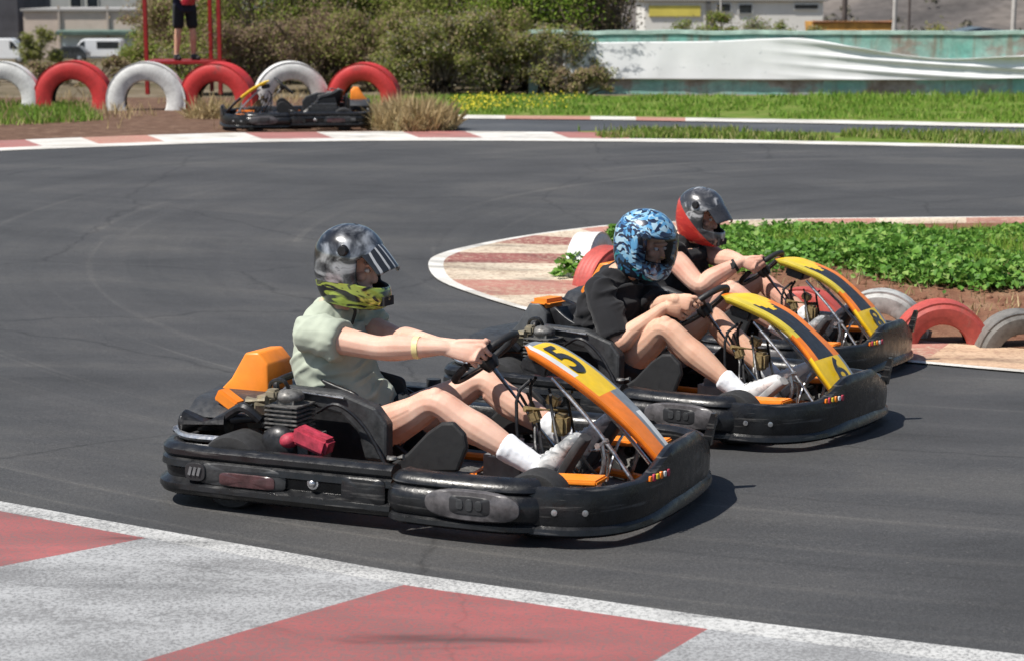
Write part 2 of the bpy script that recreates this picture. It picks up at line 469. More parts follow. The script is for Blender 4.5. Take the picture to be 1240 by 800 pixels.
for i in range(len(pairs) - 1):
    a = oc[i * 6:i * 6 + 7]; b = ic[i * 6:i * 6 + 7]
    rows = [[p.lerp(q, w) for p, q in zip(a, b)] for w in (0.10, 0.3, 0.5, 0.7, 0.85, 1.0)]
    setting(sheet('infield_kerb_block', rows, KM[pairs[i][2]], KZ + 0.004))
rows = [[p.lerp(q, w) for p, q in zip(oc, ic)] for w in (0.0, 0.05, 0.10)]
setting(sheet('infield_kerb_edge', rows, M_white, KZ + 0.004))

# infield bank
ip = [p for p in ic]
cen = []
n_ic = len(ip)
def bank_h(x, y, w): return 0.30 * sstep(0, 0.45, w)
half = n_ic // 2
tipi = 12 * 6
topside = ip[:tipi + 1][::-1]; botside = ip[tipi:]
topside = resample(topside, 40); botside = resample(botside, 40)
vs = []; fs = []
BW = 12
def bankz(w): return 0.26 * sin(pi * min(1, max(0, w))) ** 0.7
bank_pts = []
for j in range(40):
    for k in range(BW + 1):
        w = k / BW
        p = botside[j].lerp(topside[j], w)
        z = H(p.x, p.y) + 0.012 + 0.16 * sstep(0, 0.4, w) * sstep(0, 0.75, 1 - w) * sstep(0, 16, j) + 0.03 * mnoise.noise(V((p.x * 1.5, p.y * 1.5, 0)))* (0 if k in (0, BW) else 1)
        vs.append((p.x, p.y, z)); bank_pts.append(V((p.x, p.y, z)))
for j in range(39):
    for k in range(BW):
        a = j * (BW + 1) + k; fs.append([a, a + 1, a + BW + 2, a + BW + 1])
M_bank = ground_mat('bank_soil', [(0.3, (0.12, 0.055, 0.035)), (0.5, (0.19, 0.095, 0.06)), (0.7, (0.24, 0.15, 0.095))], 4)
me = bpy.data.meshes.new('infield_bank'); me.from_pydata(vs, [], fs); me.materials.append(M_bank)
me.polygons.foreach_set('use_smooth', [True] * len(me.polygons))
setting(link('infield_bank', me))
def bank_point(jf, w):
    j = min(38, int(jf)); k = min(BW - 1, int(w * BW)); fj = jf - j; fk = w * BW - k
    g = lambda a, b: bank_pts[a * (BW + 1) + b]
    return g(j, k).lerp(g(j + 1, k), fj).lerp(g(j, k + 1).lerp(g(j + 1, k + 1), fj), fk)

# far edge of the track: line, kerb blocks, second track, verges
def shift(pts, dv): return [(u, v + dv) for u, v in pts]
def evalv(pts, u):
    for a, b in zip(pts, pts[1:]):
        if a[0] <= u <= b[0]: return a[1] + (b[1] - a[1]) * (u - a[0]) / (b[0] - a[0])
setting(band('far_edge_line', shift(FAR_EDGE, 0.5), shift(FAR_EDGE, -3.2), M_white, 0.006, 90, 1))
cols = [(-420, 'R'), (-220, 'W'), (-80, 'R'), (52, 'W'), (120, 'R2'), (200, 'W'), (318, 'R'), (405, 'W'), (508, 'R'), (585, 'W'), (690, 'R'), (765, None)]
for (u0, c), (u1, _) in zip(cols, cols[1:]):
    us = [u0 + (u1 - u0) * k / 8 for k in range(9)]
    A = [(u, evalv(FAR_EDGE, u) - 3.2) for u in us]
    B = [(u - 22, evalv(FAR_EDGE, u) - 11) for u in us]
    a3, b3 = gpix(A), gpix(B)
    setting(sheet('far_kerb_block', [a3, b3], {'R': M_redp, 'R2': M_rust, 'W': M_white}[c], 0.006))
T2U = [(380, 142), (540, 143.5), (720, 145), (900, 148), (1080, 151), (1240, 154.5), (1500, 161)]
T2L = [(380, 158), (540, 158.5), (720, 158.5), (900, 159), (1080, 161), (1240, 164), (1500, 171)]
setting(band('service_track', T2U, T2L, asphalt_mat('old_asphalt', 0.07), -0.012, 60, 3))
setting(band('service_track_shoulder', [(440, 158.5), (620, 158.5), (800, 158.6)], [(440, 161), (620, 160.5), (790, 161)], MATS['old_asphalt'], -0.010, 20, 1))
kb = [540, 612, 715, 770, 830, 945, 1010, 1085, 1240, 1500]
for i, (a, b) in enumerate(zip(kb, kb[1:])):
    us = [a + (b - a) * k / 6 for k in range(7)]
    A = gpix([(u, evalv(T2U, u)) for u in us]); B = gpix([(u, evalv(T2U, u) - 4.2) for u in us])
    setting(sheet('service_track_kerb', [A, B], M_white if i % 2 == 0 or i > 3 else M_rust, 0.0))
setting(band('verge', shift(T2U, -4.4), [(380, 116), (540, 116), (720, 116), (900, 116), (1080, 116), (1240, 116), (1500, 117)], M_turf, -0.004, 50, 8))
MID_N = [(730, 168.3), (840, 168.6), (1040, 172), (1240, 176.5), (1500, 186)]
MID_F = [(700, 158.7), (840, 159), (1040, 161), (1240, 164), (1500, 171)]
setting(band('verge_between_tracks', MID_N, MID_F, M_turf, -0.002, 50, 4))
setting(band('dirt_shoulder', [(-420, 196), (-150, 181), (0, 172), (150, 165), (300, 161), (540, 159.4)], [(-420, 118), (-150, 118), (0, 118), (150, 118), (300, 118), (560, 118)], M_dirt, -0.005, 50, 10))

# ------------------------------------------------------------------ vegetation helpers
def blades(name, sampler, count, hmin, hmax, wid, mat, lean=0.5):
    mb = MB()
    for _ in range(count):
        p = sampler()
        if p is None: continue
        h = random.uniform(hmin, hmax); a = random.uniform(0, 2 * pi); d = V((cos(a), sin(a), 0)) * wid * random.uniform(0.6, 1.3)
        b = random.uniform(0, 2 * pi); l = V((cos(b), sin(b), 0)) * h * lean * random.random()
        mb.add([p - d, p + d, p + l * 0.45 + d * 0.6 + V((0, 0, h * 0.6)), p + l + V((0, 0, h)), p + l * 0.45 - d * 0.6 + V((0, 0, h * 0.6))], [[0, 1, 2, 3, 4]])
    return link(name, mb.raw(name, mat))

def leaf(mb, p, nrm, size, asp=0.55, mi=0):
    s, t = frame_of(nrm); a = random.uniform(0, 2 * pi)
    e1 = (s * cos(a) + t * sin(a)); e2 = nrm.cross(e1)
    L = size; W = size * asp
    mb.add([p - e1 * L * 0.5, p - e1 * 0.1 * L + e2 * W * 0.5 + nrm * 0.12 * L, p + e1 * 0.5 * L - nrm * 0.08 * L, p - e1 * 0.1 * L - e2 * W * 0.5 + nrm * 0.12 * L], [[0, 1, 2, 3]], mi)

def rnd_dir():
    z = random.uniform(-1, 1); a = random.uniform(0, 2 * pi); r = sqrt(1 - z * z)
    return V((r * cos(a), r * sin(a), z))

def shrub(name, base, w, h, d, label, mats, n=6000, lsize=0.07, group=None, lumps=34, asp=0.6, twigs=40, twigmat=None, cat='shrub'):
    """uneven crown: leaves gathered round many small lumps on branching stems"""
    root = thing(name, label, cat, base, group)
    cl = []
    for i in range(lumps):
        a = random.uniform(0, 2 * pi); r = sqrt(random.random()); z = random.random() ** 0.8
        k = (1 - 0.45 * z ** 2)
        cl.append((V((cos(a) * r * w / 2 * k, sin(a) * r * d / 2 * k, 0.10 * h + 0.84 * h * z)), random.uniform(0.13, 0.30) * min(h, w) * 0.62))
    mb = MB()
    n = int(n * 1.9); lsize *= .72
    sq = [(random.uniform(.7, 1.6), random.uniform(.7, 1.5), random.uniform(.5, 1.1)) for _ in cl]
    wts = [r ** 2 for c, r in cl]
    for idx in random.choices(range(len(cl)), wts, k=n):
        c, r = cl[idx]; q = rnd_dir(); rr = r * (0.25 + 0.95 * random.random() ** 0.7)
        if random.random() < .22: rr *= 1.7
        p = c + V((q.x * rr * sq[idx][0], q.y * rr * sq[idx][1], q.z * rr * sq[idx][2]))
        if p.z < 0.02: p.z = random.uniform(0.02, 0.15)
        nn = (q * .6 + rnd_dir() * 0.9 + V((0, -.15, 0.5))).normalized()
        leaf(mb, p, nn, lsize * random.uniform(0.6, 1.4), asp, random.choices(range(len(mats)), [6, 2, 2][:len(mats)])[0])
    link('crown', mb.raw('crown', mats), root)
    tb = MB()
    for (c, r) in cl:
        s0 = V((random.uniform(-.1, .1) * w, random.uniform(-.1, .1) * d, 0))
        tb.tube([s0, s0.lerp(c, 0.5) + V((0, 0, 0.1 * h)), c], [0.022, 0.014, 0.007], 5, 0, 3)
        for _ in range(twigs // 10):
            e = c + rnd_dir() * r * 1.25
            tb.tube([c, e], [0.007, 0.003], 4)
    tb.build('stem', twigmat or plain('twig', (0.12, 0.09, 0.065), 0.9), root)
    return root

# ------------------------------------------------------------------ kart
M_plastic = plain('black_plastic', (0.010, 0.0105, 0.012), 0.30, 0, 0.5, 14, 0.2, 90, 0.12, spec=0.4)
def scrapes(m, col, stretch=(3, 3, 60), lo=.62, amt=.5):
    nt = m.node_tree; b = nt.nodes['Principled BSDF']; old = b.inputs['Base Color'].links[0].from_socket
    a = noise_tex(nt, 1.0, 5, .65, stretch); g = noise_tex(nt, 5, 3, .6)
    pr = nt.nodes.new('ShaderNodeMath'); pr.operation = 'MULTIPLY_ADD'; nt.links.new(g, pr.inputs[0]); pr.inputs[1].default_value = .45; nt.links.new(a, pr.inputs[2])
    f = ramp(nt, pr.outputs[0], [(lo + .2, (0, 0, 0)), (lo + .30, (amt,) * 3)])
    nt.links.new(mixc(nt, f, old, col), b.inputs['Base Color'])
scrapes(M_plastic, (.14, .135, .13))
M_plastic2 = plain('scuffed_dark_plastic', (0.028, 0.029, 0.031), 0.5, 0, 0.5, 30, 0.2, 120, 0.15)
M_grey = plain('grey_plastic', (0.15, 0.15, 0.155), 0.5, 0, 0.3, 20, 0.1)
M_rubber = plain('tyre_rubber', (0.018, 0.018, 0.019), 0.8, 0, 0.4, 40, 0.3)
M_steel = plain('steel', (0.50, 0.50, 0.51), 0.35, 0.9, 0.25, 40)
M_alu = plain('cast_aluminium', (0.14, 0.136, 0.13), 0.55, 0.5, 0.6, 50, 0.4)
M_oilblack = plain('oily_black_metal', (0.02, 0.02, 0.022), 0.42, 0.3, 0.5, 40, 0.2)
M_orange = plain('orange_paint', (0.80, 0.20, 0.015), 0.4, 0, 0.16, 14, 0.05, 60, 0.1)
M_orange_pl = plain('orange_plastic', (0.80, 0.23, 0.02), 0.45, 0, 0.15, 9, 0.08, 30)
M_yellow = plain('yellow_sticker', (0.80, 0.52, 0.015), 0.4, 0, 0.12, 12, 0)
M_whitest = plain('white_sticker', (0.66, 0.66, 0.64), 0.4, 0, 0.12, 12, 0)
M_greyst = plain('grey_sticker', (0.20, 0.22, 0.24), 0.4, 0, 0.3, 12, 0)
M_lime = plain('lime_sticker', (0.60, 0.47, 0.045), 0.4, 0, 0.2, 12, 0)
M_darkst = plain('dark_sticker', (0.02, 0.02, 0.022), 0.4, 0, 0.3, 12, 0)
M_redfoam = plain('red_filter', (0.36, 0.028, 0.055), 0.65, 0, 0.5, 30, 0.3)
M_reflect = plain('dark_reflector', (0.060, 0.028, 0.03), 0.25, 0, 0.5, 20, 0)
M_seat = plain('seat_shell', (0.016, 0.016, 0.018), 0.45, 0, 0.4, 20, 0.1)
M_brass = plain('brass', (0.26, 0.19, 0.09), 0.5, 0.4, 0.6, 40)

def sweep(path, prof, ztop=None, smooth=5):
    """profile of (outward, height) swept along a plan path round the kart"""
    pts = catmull([V((x, y, 0)) for x, y in path], smooth)
    rings = []; N = len(pts)
    for i, p in enumerate(pts):
        d = (pts[min(i + 1, N - 1)] - pts[max(i - 1, 0)]).normalized()
        nrm = V((d.y, -d.x, 0))
        if nrm.dot(p) < 0: nrm = -nrm
        zt = ztop(p, i / (N - 1)) if ztop else 1.0
        rings.append([p + nrm * o + V((0, 0, 0.04 + (z - 0.04) * zt)) for o, z in prof])
    return MB().loft(rings)

P_REAR = [(-.09, .215), (-.075, .243), (-.045, .252), (-.012, .248), (.004, .232), (.004, .212), (-.006, .2), (.006, .19), (.01, .165), (-.006, .155), (-.012, .115), (.002, .105), (.018, .095), (.02, .075), (.008, .055), (-.02, .042), (-.08, .04), (-.09, .06)]
P_POD = [(-.12, .2), (-.1, .228), (-.06, .24), (-.02, .232), (.002, .214), (.006, .198), (-.004, .188), (.012, .178), (.022, .15), (.022, .11), (.012, .088), (.004, .082), (.018, .072), (.02, .055), (.0, .042), (-.09, .04), (-.12, .06)]
P_FRONT = [(-.055, .205), (-.04, .222), (-.016, .226), (-.002, .217), (.003, .196), (.008, .15), (.006, .1), (.002, .08), (.014, .07), (.018, .05), (.0, .036), (-.055, .036)]

def outplate(mb, path_pt, nrm, w, h, z, depth, mi=0, power=2.6, n=28):
    """a bulged oval plate lying on the bodywork"""
    t = V((-nrm.y, nrm.x, 0))
    o = V((path_pt[0], path_pt[1], z)) 
    rings = []
    for (s, d) in ((1.0, -0.004), (1.0, depth * .5), (0.9, depth), (0.01, depth * 1.15)):
        r = []
        for j in range(n):
            a = 2 * pi * j / n; ca, sa = cos(a), sin(a)
            r.append(o + t * (math.copysign(abs(ca) ** (2 / power), ca) * w / 2 * s) + V((0, 0, math.copysign(abs(sa) ** (2 / power), sa) * h / 2 * s)) + nrm * d)
        rings.append(r)
    mb.loft(rings, mi)

FONT_CACHE = {}
def text_mesh(txt, size):
    cu = bpy.data.curves.new('t', 'FONT'); cu.body = txt; cu.size = size; cu.align_x = 'CENTER'; cu.align_y = 'CENTER'; cu.offset = size * 0.02
    o = bpy.data.objects.new('t', cu); C.objects.link(o)
    dg = bpy.context.evaluated_depsgraph_get(); dg.update()
    me = bpy.data.meshes.new_from_object(o.evaluated_get(dg), depsgraph=dg)
    bpy.data.objects.remove(o)
    bm = bmesh.new(); bm.from_mesh(me); bmesh.ops.triangulate(bm, faces=bm.faces)
    bmesh.ops.subdivide_edges(bm, edges=bm.edges, cuts=1)
    bm.verts.index_update()
    vs = [tuple(v.co) for v in bm.verts]; fs = [[v.index for v in f.verts] for f in bm.faces]
    bm.free(); bpy.data.meshes.remove(me)
    return vs, fs

def fairing(root, bulge, layout, number, num_s, num_size=0.12, back=0.0, wide=0.045, foot=0.0):
    """front number panel: a channel-shaped blade curving from the steering wheel to the nose"""
    cp = [(.385 - back, .59), (.47 - back * .6, .565 + bulge * .45), (.63, .475 + bulge), (.80, .352 + bulge), (.925, .235 + bulge * .35), (.965, .185)]
    pts = catmull([V((x, 0, z)) for x, z in cp], 10)
    N = len(pts) - 1
    def W(s): return (0.080 + wide * (exp(-((s - 0.28) / 0.34) ** 2) + foot * sstep(.45, .75, s))) * (0.55 + 0.45 * min(1, s / 0.10)) 
    def pos(s, t, lift=0.0):
        q = max(0, min(1, s)) * N; i = min(int(q), N - 1); p = pts[i].lerp(pts[i + 1], q - i)
        d = (pts[min(i + 1, N)] - pts[max(i - 1, 0)]).normalized(); nr = V((-d.z, 0, d.x))
        if nr.x < 0: nr = -nr
        w = W(s)
        return p + V((0, -t * w, 0)) + nr * (0.004 * (1 - t * t) + lift), nr, d
    mb = MB(); rings = []; ns, ntt = 44, 12
    cs = [-1 + 2 * j / ntt for j in range(ntt + 1)]
    for i in range(ns + 1):
        s = i / ns; r = []
        q0, nr, d = pos(s, -1); q1, _, _ = pos(s, 1)
        dp = 0.006 + 0.022 * min(1, s / 0.12)
        r.append(q0 - nr * dp + V((0, -0.010, 0))); r.append(q0 - nr * dp * .3)
        for t in cs: r.append(pos(s, t)[0])
        r.append(q1 - nr * dp * .3); r.append(q1 - nr * dp + V((0, 0.010, 0)))
        rings.append(r)
    n = len(rings[0])
    for r in rings: mb.v += [tuple(p) for p in r]
    for i in range(ns):
        for j in range(n - 1):
            s = (i + .5) / ns; t = -1 + 2 * (j - 2 + .5) / ntt
            mi = layout(s, t) if 2 <= j < n - 3 else layout(s, -2 if j < 2 else 2)
            mb.f.append([i * n + j, i * n + j + 1, (i + 1) * n + j + 1, (i + 1) * n + j]); mb.m.append(mi)
    o = link('nose_panel', mb.mesh('nose_panel', [M_orange, M_yellow, M_darkst, M_whitest, M_greyst, M_lime], True, 50), root)
    so_ = o.modifiers.new('s', 'SOLIDIFY'); so_.thickness = 0.006; so_.offset = -1
    apply_mods(o)
    for v in o.data.vertices:
        if v.co.x > .6: v.co.x = .6 + (v.co.x - .6) * .95
    L = sum((a - b).length for a, b in zip(pts, pts[1:]))
    if number:
        vs, fs = text_mesh(number, num_size)
        nv = [pos(num_s - y / L, -x / 0.1, 0.004)[0] for x, y, z in vs]
        link('number', MB().add(nv, fs).mesh('number', [M_darkst]), o)
    return o

def steering(a, R=0.142):
    W0 = V((.205, 0, .525)); e = V((.755, 0, .656)); n = V((-.656, 0, .755))
    r = V((0, -1, 0)) * cos(a) + e * sin(a)
    return W0 + r * R, r, V((0, 1, 0)) * sin(a) + e * cos(a), n

def kart_core(root):
    """everything but the number panel and the stickers"""
    # bodywork
    R = [(.135, -.665), (-.15, -.67), (-.45, -.672), (-.75, -.665), (-.85, -.635), (-.915, -.54), (-.94, -.38), (-.945, -.15)]
    R = R + [(x, -y) for x, y in R[::-1]]
    ob = sweep(R, P_REAR, lambda p, s: .90).build('rear_bumper', M_plastic, root)
    for s in (-1, 1):
        mb = MB(); outplate(mb, (-.48, s * .668), V((0, s, 0)), .40, .085, .137, .012, 0, 5); mb.build('side_panel', M_plastic2, ob)
        mb = MB(); outplate(mb, (-.45, s * .68), V((0, s, 0)), .25, .05, .125, .006, 0, 5); mb.build('reflector', M_reflect, ob)
        mb = MB(); outplate(mb, (-.685, s * .672), V((0, s, 0)), .10, .07, .14, .014, 0, 3); mb.build('vent', M_darkst, ob)
        mb = MB()
        for k in range(3): mb.box((-.705 + .02 * k, s * .689, .143), (.012, .006, .03), 0, Matrix.Rotation(.3, 3, 'Y'))
        mb.build('vent_lettering', M_grey, ob)
        mb = MB(); mb.lathe([(.0, .02), (.009, .019), (.014, .014), (.016, .0)], (-.17, s * .665, .14), (0, s, 0), 14); mb.lathe([(0, .012), (.022, .01), (.024, .0)], (-.17, s * .662, .14), (0, s, 0), 16); mb.build('bolt', M_steel, ob)
        mb = MB(); outplate(mb, (.03, s * .672), V((0, s, 0)), .17, .10, .13, .010, 0, 6); mb.build('joint_panel', M_plastic, ob)
        # side pod
        P = [(.145, s * .668), (.18, s * .695), (.28, s * .706), (.42, s * .708), (.56, s * .70), (.655, s * .672), (.69, s * .64)]
        pod = sweep(P, P_POD, lambda p, s: .93).build('side_pod', M_plastic, root)
        mb = MB(); outplate(mb, (.465, s * .722), V((.0, s, 0)), .35, .108, .135, .014, 0, 2.6); pl = mb.build('pod_panel', plain('worn_grey_plastic', (.075, .070, .073), .36, 0, .6, 25, .15), pod)
        mb = MB(); outplate(mb, (.46, s * .732), V((.0, s, 0)), .155, .066, .137, .008, 0, 5); mb.build('pod_recess', M_darkst, pl)
        mb = MB()
        for k in range(3): outplate(mb, (.425 + .035 * k, s * .738), V((0, s, 0)), .028, .036 if k != 1 else .044, .139, .006, 0, 3, 10)
        mb.build('pod_lettering', M_plastic2, pl)
        mb = MB(); mb.lathe([(0, .01), (.016, .008), (.02, 0)], (.115, s * .62, .245), (0, 0, 1), 12); mb.tube([(.09, s * .6, .24), (.15, s * .6, .25)], .012); mb.build('pod_clamp', M_alu, pod)
    F = [(.645, -.666), (.72, -.66), (.80, -.640), (.875, -.595), (.94, -.515), (.985, -.40), (1.012, -.25), (1.022, -.12), (1.025, 0)]
    F = F + [(x, -y) for x, y in F[:-1][::-1]]
    def ft(p, s): return 0.90 + 0.44 * (1 - sstep(.12, .40, abs(p.y)))
    fb = sweep(F, P_FRONT, ft).build('front_bumper', M_plastic, root)
    for s in (-1, 1):
        mb = MB()
        mb.lathe([(0, .012), (.011, .01), (.014, 0)], (.745, s * .655, .125), V((.14, s, 0)), 12); mb.build('bolt', M_steel, fb)
        mb = MB(); mb.lathe([(0, .012), (.011, .01), (.014, 0)], (.845, s * .617, .125), V((.5, s, 0)), 12); mb.build('bolt', M_steel, fb)
    mb = MB(); mb.prism([(.94, .18), (.985, .18), (1.005, .29), (1.0, .305), (.985, .305), (.965, .24)], .42, .45, lambda p, q, h: V((p, h, q))); mb.build('bumper_lug', M_plastic, fb)
    # floor and frame
    mb = MB(); mb.prism([(-.1, -.30), (.55, -.30), (.86, -.18), (.86, .18), (.55, .30), (-.1, .30)], .045, .052); mb.build('floor_tray', M_alu, root)
    mb = MB()
    for s in (-1, 1):
        mb.tube([(-.95, s * .30, .12), (-.5, s * .30, .075), (-.1, s * .33, .07), (.5, s * .31, .07), (.8, s * .2, .075), (.92, s * .17, .075)], .016, 8, 0, 6)
        mb.tube([(-.55, s * .31, .075), (-.5, s * .5, .09), (-.4, s * .58, .16), (.0, s * .59, .17), (.1, s * .5, .1), (.12, s * .33, .07)], .014, 8, 0, 6)
    mb.tube([(.78, -.33, .07), (.78, .33, .07)], .015); mb.tube([(.15, -.33, .07), (.15, .33, .07)], .015); mb.tube([(-.5, -.31, .075), (-.5, .31, .075)], .015)
    mb.tube([(.92, -.3, .14), (.92, .3, .14)], .012); mb.tube([(.92, -.17, .075), (.92, -.17, .14)], .012); mb.tube([(.92, .17, .075), (.92, .17, .14)], .012)
    fr = mb.build('frame', M_orange, root)
    mb = MB()
    for s in (-1, 1):
        mb = MB(); mb.box((.70, s * .38, .18), (.24, .12, .02), 0, Matrix.Rotation(-.05, 3, 'Y'), .006); mb.build('foot_plate', M_orange_pl, fr)
    # rear axle and wheels
    mb = MB(); mb.tube([(-.56, -.6, .14), (-.56, .6, .14)], .02, 10); mb.build('rear_axle', M_steel, root)
    mb = MB(); mb.lathe([(.03, -.004), (.1, -.004), (.1, .004), (.03, .004), (.03, -.004)], (-.56, .14, .14), (0, 1, 0), 28); mb.build('brake_disc', M_steel, root)
    for x, r, w, tr in ((-.56, .138, .19, .54), (.62, .116, .12, .50)):
        for s in (-1, 1):
            mb = MB(); o = (x, s * tr, r); h = w / 2
            mb.lathe([(r * .48, -h * .8), (r * .52, -h * .85), (r * .46, -h * .3), (r * .2, -h * .15), (r * .16, h * .4), (.01, h * .45), (.01, 0)], o, (0, 1, 0), 20)
            rim = mb.build('wheel', M_alu, root)
            mb = MB(); mb.lathe([(r * .5, -h * .85), (r * .7, -h), (r * .93, -h * .95), (r, -h * .7), (r, h * .7), (r * .93, h * .95), (r * .7, h), (r * .5, h * .85), (r * .5, -h * .85)], o, (0, 1, 0), 28)
            mb.build('tyre', M_rubber, rim)
    # seat
    path = [(.0, .12, .19, .03), (-.12, .085, .205, .17), (-.28, .085, .212, .25), (-.41, .15, .215, .30), (-.49, .26, .21, .27), (-.535, .37, .185, .14), (-.565, .455, .165, .08)]
    rings = []
    for i, (x, z, w, wing) in enumerate(path):
        a = path[max(0, i - 1)]; b = path[min(len(path) - 1, i + 1)]
        d = V((b[0] - a[0], 0, b[1] - a[1])).normalized(); nr = V((d.z, 0, -d.x))
        if nr.z < 0 and i < 3: nr = -nr
        if i >= 3 and nr.x < 0: nr = -nr
        r = []
        for t in (-1, -.95, -.8, -.5, 0, .5, .8, .95, 1):
            r.append(V((x, t * w, z)) + nr * wing * abs(t) ** 4 )
        rings.append(r)
    o = MB().loft(rings, 0, False, False).build('seat', M_seat, root)
    m = o.modifiers.new('b', 'SUBSURF'); m.levels = 2; m.render_levels = 2
    m2 = o.modifiers.new('s', 'SOLIDIFY'); m2.thickness = .014; apply_mods(o)
    for s in (-1, 1):
        mb = MB(); mb.prism([(-.50, .14), (-.46, .385), (-.30, .375), (-.14, .30), (-.08, .10), (-.4, .09)], s * .225, s * .232, lambda p, q, h: V((p, h, q))); mb.build('seat_side', M_seat, root, False)
    # padded headrest block behind the seat
    mb = MB(); mb.prism([(-.96, .31), (-.68, .29), (-.69, .455), (-.735, .50), (-.80, .495), (-.87, .39)], -.14, .06, lambda p, q, h: V((p, h, q)))
    hr = mb.build('headrest', M_orange_pl, root, False)
    bv = hr.modifiers.new('b', 'BEVEL'); bv.width = .010; bv.segments = 2; apply_mods(hr)
    hr.data.polygons.foreach_set('use_smooth', [True] * len(hr.data.polygons)); hr.data.set_sharp_from_angle(angle=radians(50))
    mb = MB(); mb.tube([(-.60, -.18, .2), (-.62, -.18, .36), (-.63, -.14, .40), (-.63, .14, .40), (-.62, .18, .36), (-.60, .18, .2)], .014, 8, 0, 5)
    mb.tube([(-.62, -.18, .36), (-.83, -.28, .28), (-.92, -.3, .14)], .013, 8, 0, 4); mb.tube([(-.62, .18, .36), (-.83, .28, .28), (-.92, .3, .14)], .013, 8, 0, 4)
    mb.build('roll_bar', M_oilblack, root)
    # rear cover, exhaust
    mb = MB(); mb.loft([[V((x, y * sx, z)) for y, z in ((-.33, .23), (-.36, .29), (-.3, .335), (-.15, .35), (.15, .35), (.3, .335), (.36, .29), (.33, .23))] for x, sx in ((-.945, .9), (-.92, 1.1), (-.85, 1.2), (-.72, 1.15), (-.66, 1.0))])
    rc = mb.build('rear_cover', M_plastic2, root)
    mb = MB(); mb.box((-.745, -.37, .345), (.10, .012, .045), 0, Matrix.Rotation(.5, 3, 'Y'), .005); mb.box((-.745, -.33, .355), (.10, .06, .02), 0, Matrix.Rotation(.5, 3, 'Y'), .005); mb.build('orange_flash', M_orange_pl, rc)
    mb = MB(); mb.tube([(-.85, -.50, .28), (-.66, -.48, .29)], .048, 16); mb.tube([(-.68, -.5, .30), (-.55, -.45, .31), (-.45, -.44, .3)], .02, 10, 0, 4); mb.ell((-.85, -.50, .28), (.025, .045, .045))
    mb.build('exhaust', M_oilblack, root)
    mb = MB(); mb.tube([(-.90, -.50, .25), (-.90, .50, .25)], .014, 8); mb.tube([(-.90, -.50, .25), (-.8, -.56, .24), (-.6, -.56, .24)], .014, 8, 0, 3); mb.build('rear_tube', M_steel, root)
    # engine on the right-hand side
    mb = MB(); mb.box((-.36, -.44, .19), (.22, .17, .16), 0, None, .02)
    for k in range(7): mb.box((-.40, -.44, .275 + .016 * k), (.15, .15, .007), 0, None, .002)
    mb.box((-.40, -.44, .33), (.11, .11, .12), 0, None, .015); mb.ell((-.40, -.44, .40), (.06, .055, .03))
    eng = mb.build('engine', M_alu, root)
    mb = MB(); mb.lathe([(0, .03), (.05, .028), (.075, .015), (.085, 0), (.085, -.03)], (-.40, -.53, .22), (0, -1, 0), 22); mb.build('starter_cover', M_oilblack, eng)
    mb = MB()
    mb.box((-.25, -.52, .262), (.15, .08, .065), 0, Matrix.Rotation(.3, 3, 'Y'), .012); mb.ell((-.35, -.53, .255), (.04, .04, .03)); mb.build('air_filter', M_redfoam, eng)
    mb = MB(); mb.tube([(-.40, -.44, .42), (-.42, -.46, .46), (-.5, -.42, .44), (-.55, -.35, .36)], .008, 6, 0, 4); mb.tube([(-.3, -.40, .34), (-.2, -.42, .38), (-.1, -.40, .3), (.0, -.4, .14)], .007, 6, 0, 5)
    mb.tube([(-.48, -.5, .3), (-.55, -.53, .36), (-.62, -.5, .34), (-.68, -.5, .30)], .018, 8, 0, 4)
    mb.build('hose', M_oilblack, eng)
    mb = MB(); mb.box((-.52, -.42, .36), (.07, .10, .07), 0, None, .012); mb.tube([(-.56, -.5, .38), (-.47, -.5, .39)], .018, 10); mb.box((-.46, -.47, .41), (.05, .05, .035), 0, None, .008); mb.build('carburettor', plain('dull_brass', (.32, .28, .2), .5, .5), eng)
    # side cover between engine and seat, fuel tank on the left
    mb = MB(); mb.prism([(-.50, .395), (-.48, .42), (-.22, .415), (-.08, .37), (-.03, .31), (-.03, .17), (-.12, .17), (-.15, .27), (-.22, .33), (-.46, .37)], -.36, -.30, lambda p, q, h: V((p, h, q)))
    o = mb.build('side_cover', M_plastic2, root, False); bv = o.modifiers.new('b', 'BEVEL'); bv.width = .012; bv.segments = 2; apply_mods(o)
    mb = MB(); mb.tube([(-.47, -.37, .41), (-.2, -.37, .395)], .007, 6); mb.build('edge_trim', M_steel, o)
    mb = MB(); mb.box((-.3, .43, .22), (.42, .2, .2), 0, None, .04); mb.lathe([(.03, 0), (.03, .03), (0, .03)], (-.2, .43, .32), (0, 0, 1), 14); mb.build('fuel_tank', M_plastic2, root)
    # shin guard plates beside the legs
    for s in (-1, 1):
        mb = MB(); mb.prism([(-.05, .14), (.07, .22), (.15, .305), (.205, .345), (.25, .35), (.295, .31), (.305, .26), (.27, .17)], s * .405, s * .375, lambda p, q, h: V((p, h, q)))
        o = mb.build('shin_guard', plain('matt_black', (.01, .01, .011), .7), root, False); bv = o.modifiers.new('b', 'BEVEL'); bv.width = .01; bv.segments = 2; apply_mods(o)
    # steering
    W0, _, _, n = steering(0)[0], 0, 0, steering(0)[3]
    Wc = V((.205, 0, .525))
    mb = MB(); mb.tube([steering(2 * pi * k / 40)[0] for k in range(40)], .0145, 10, 0, 0, True)
    sw = mb.build('steering_wheel', plain('wheel_grip', (.015, .015, .016), .6, 0, .3, 60, .2), root)
    mb = MB()
    for k in (pi / 2 + pi, pi / 6, pi - pi / 6):
        p, r, t, nn = steering(k); mb.loft([[Wc + r * .02 + t * d - n * (.018 + h) for d, h in ((-.016, 0), (.016, 0), (.016, .006), (-.016, .006))], [p + t * d - n * (h - .003) for d, h in ((-.012, 0), (.012, 0), (.012, .006), (-.012, .006))]])
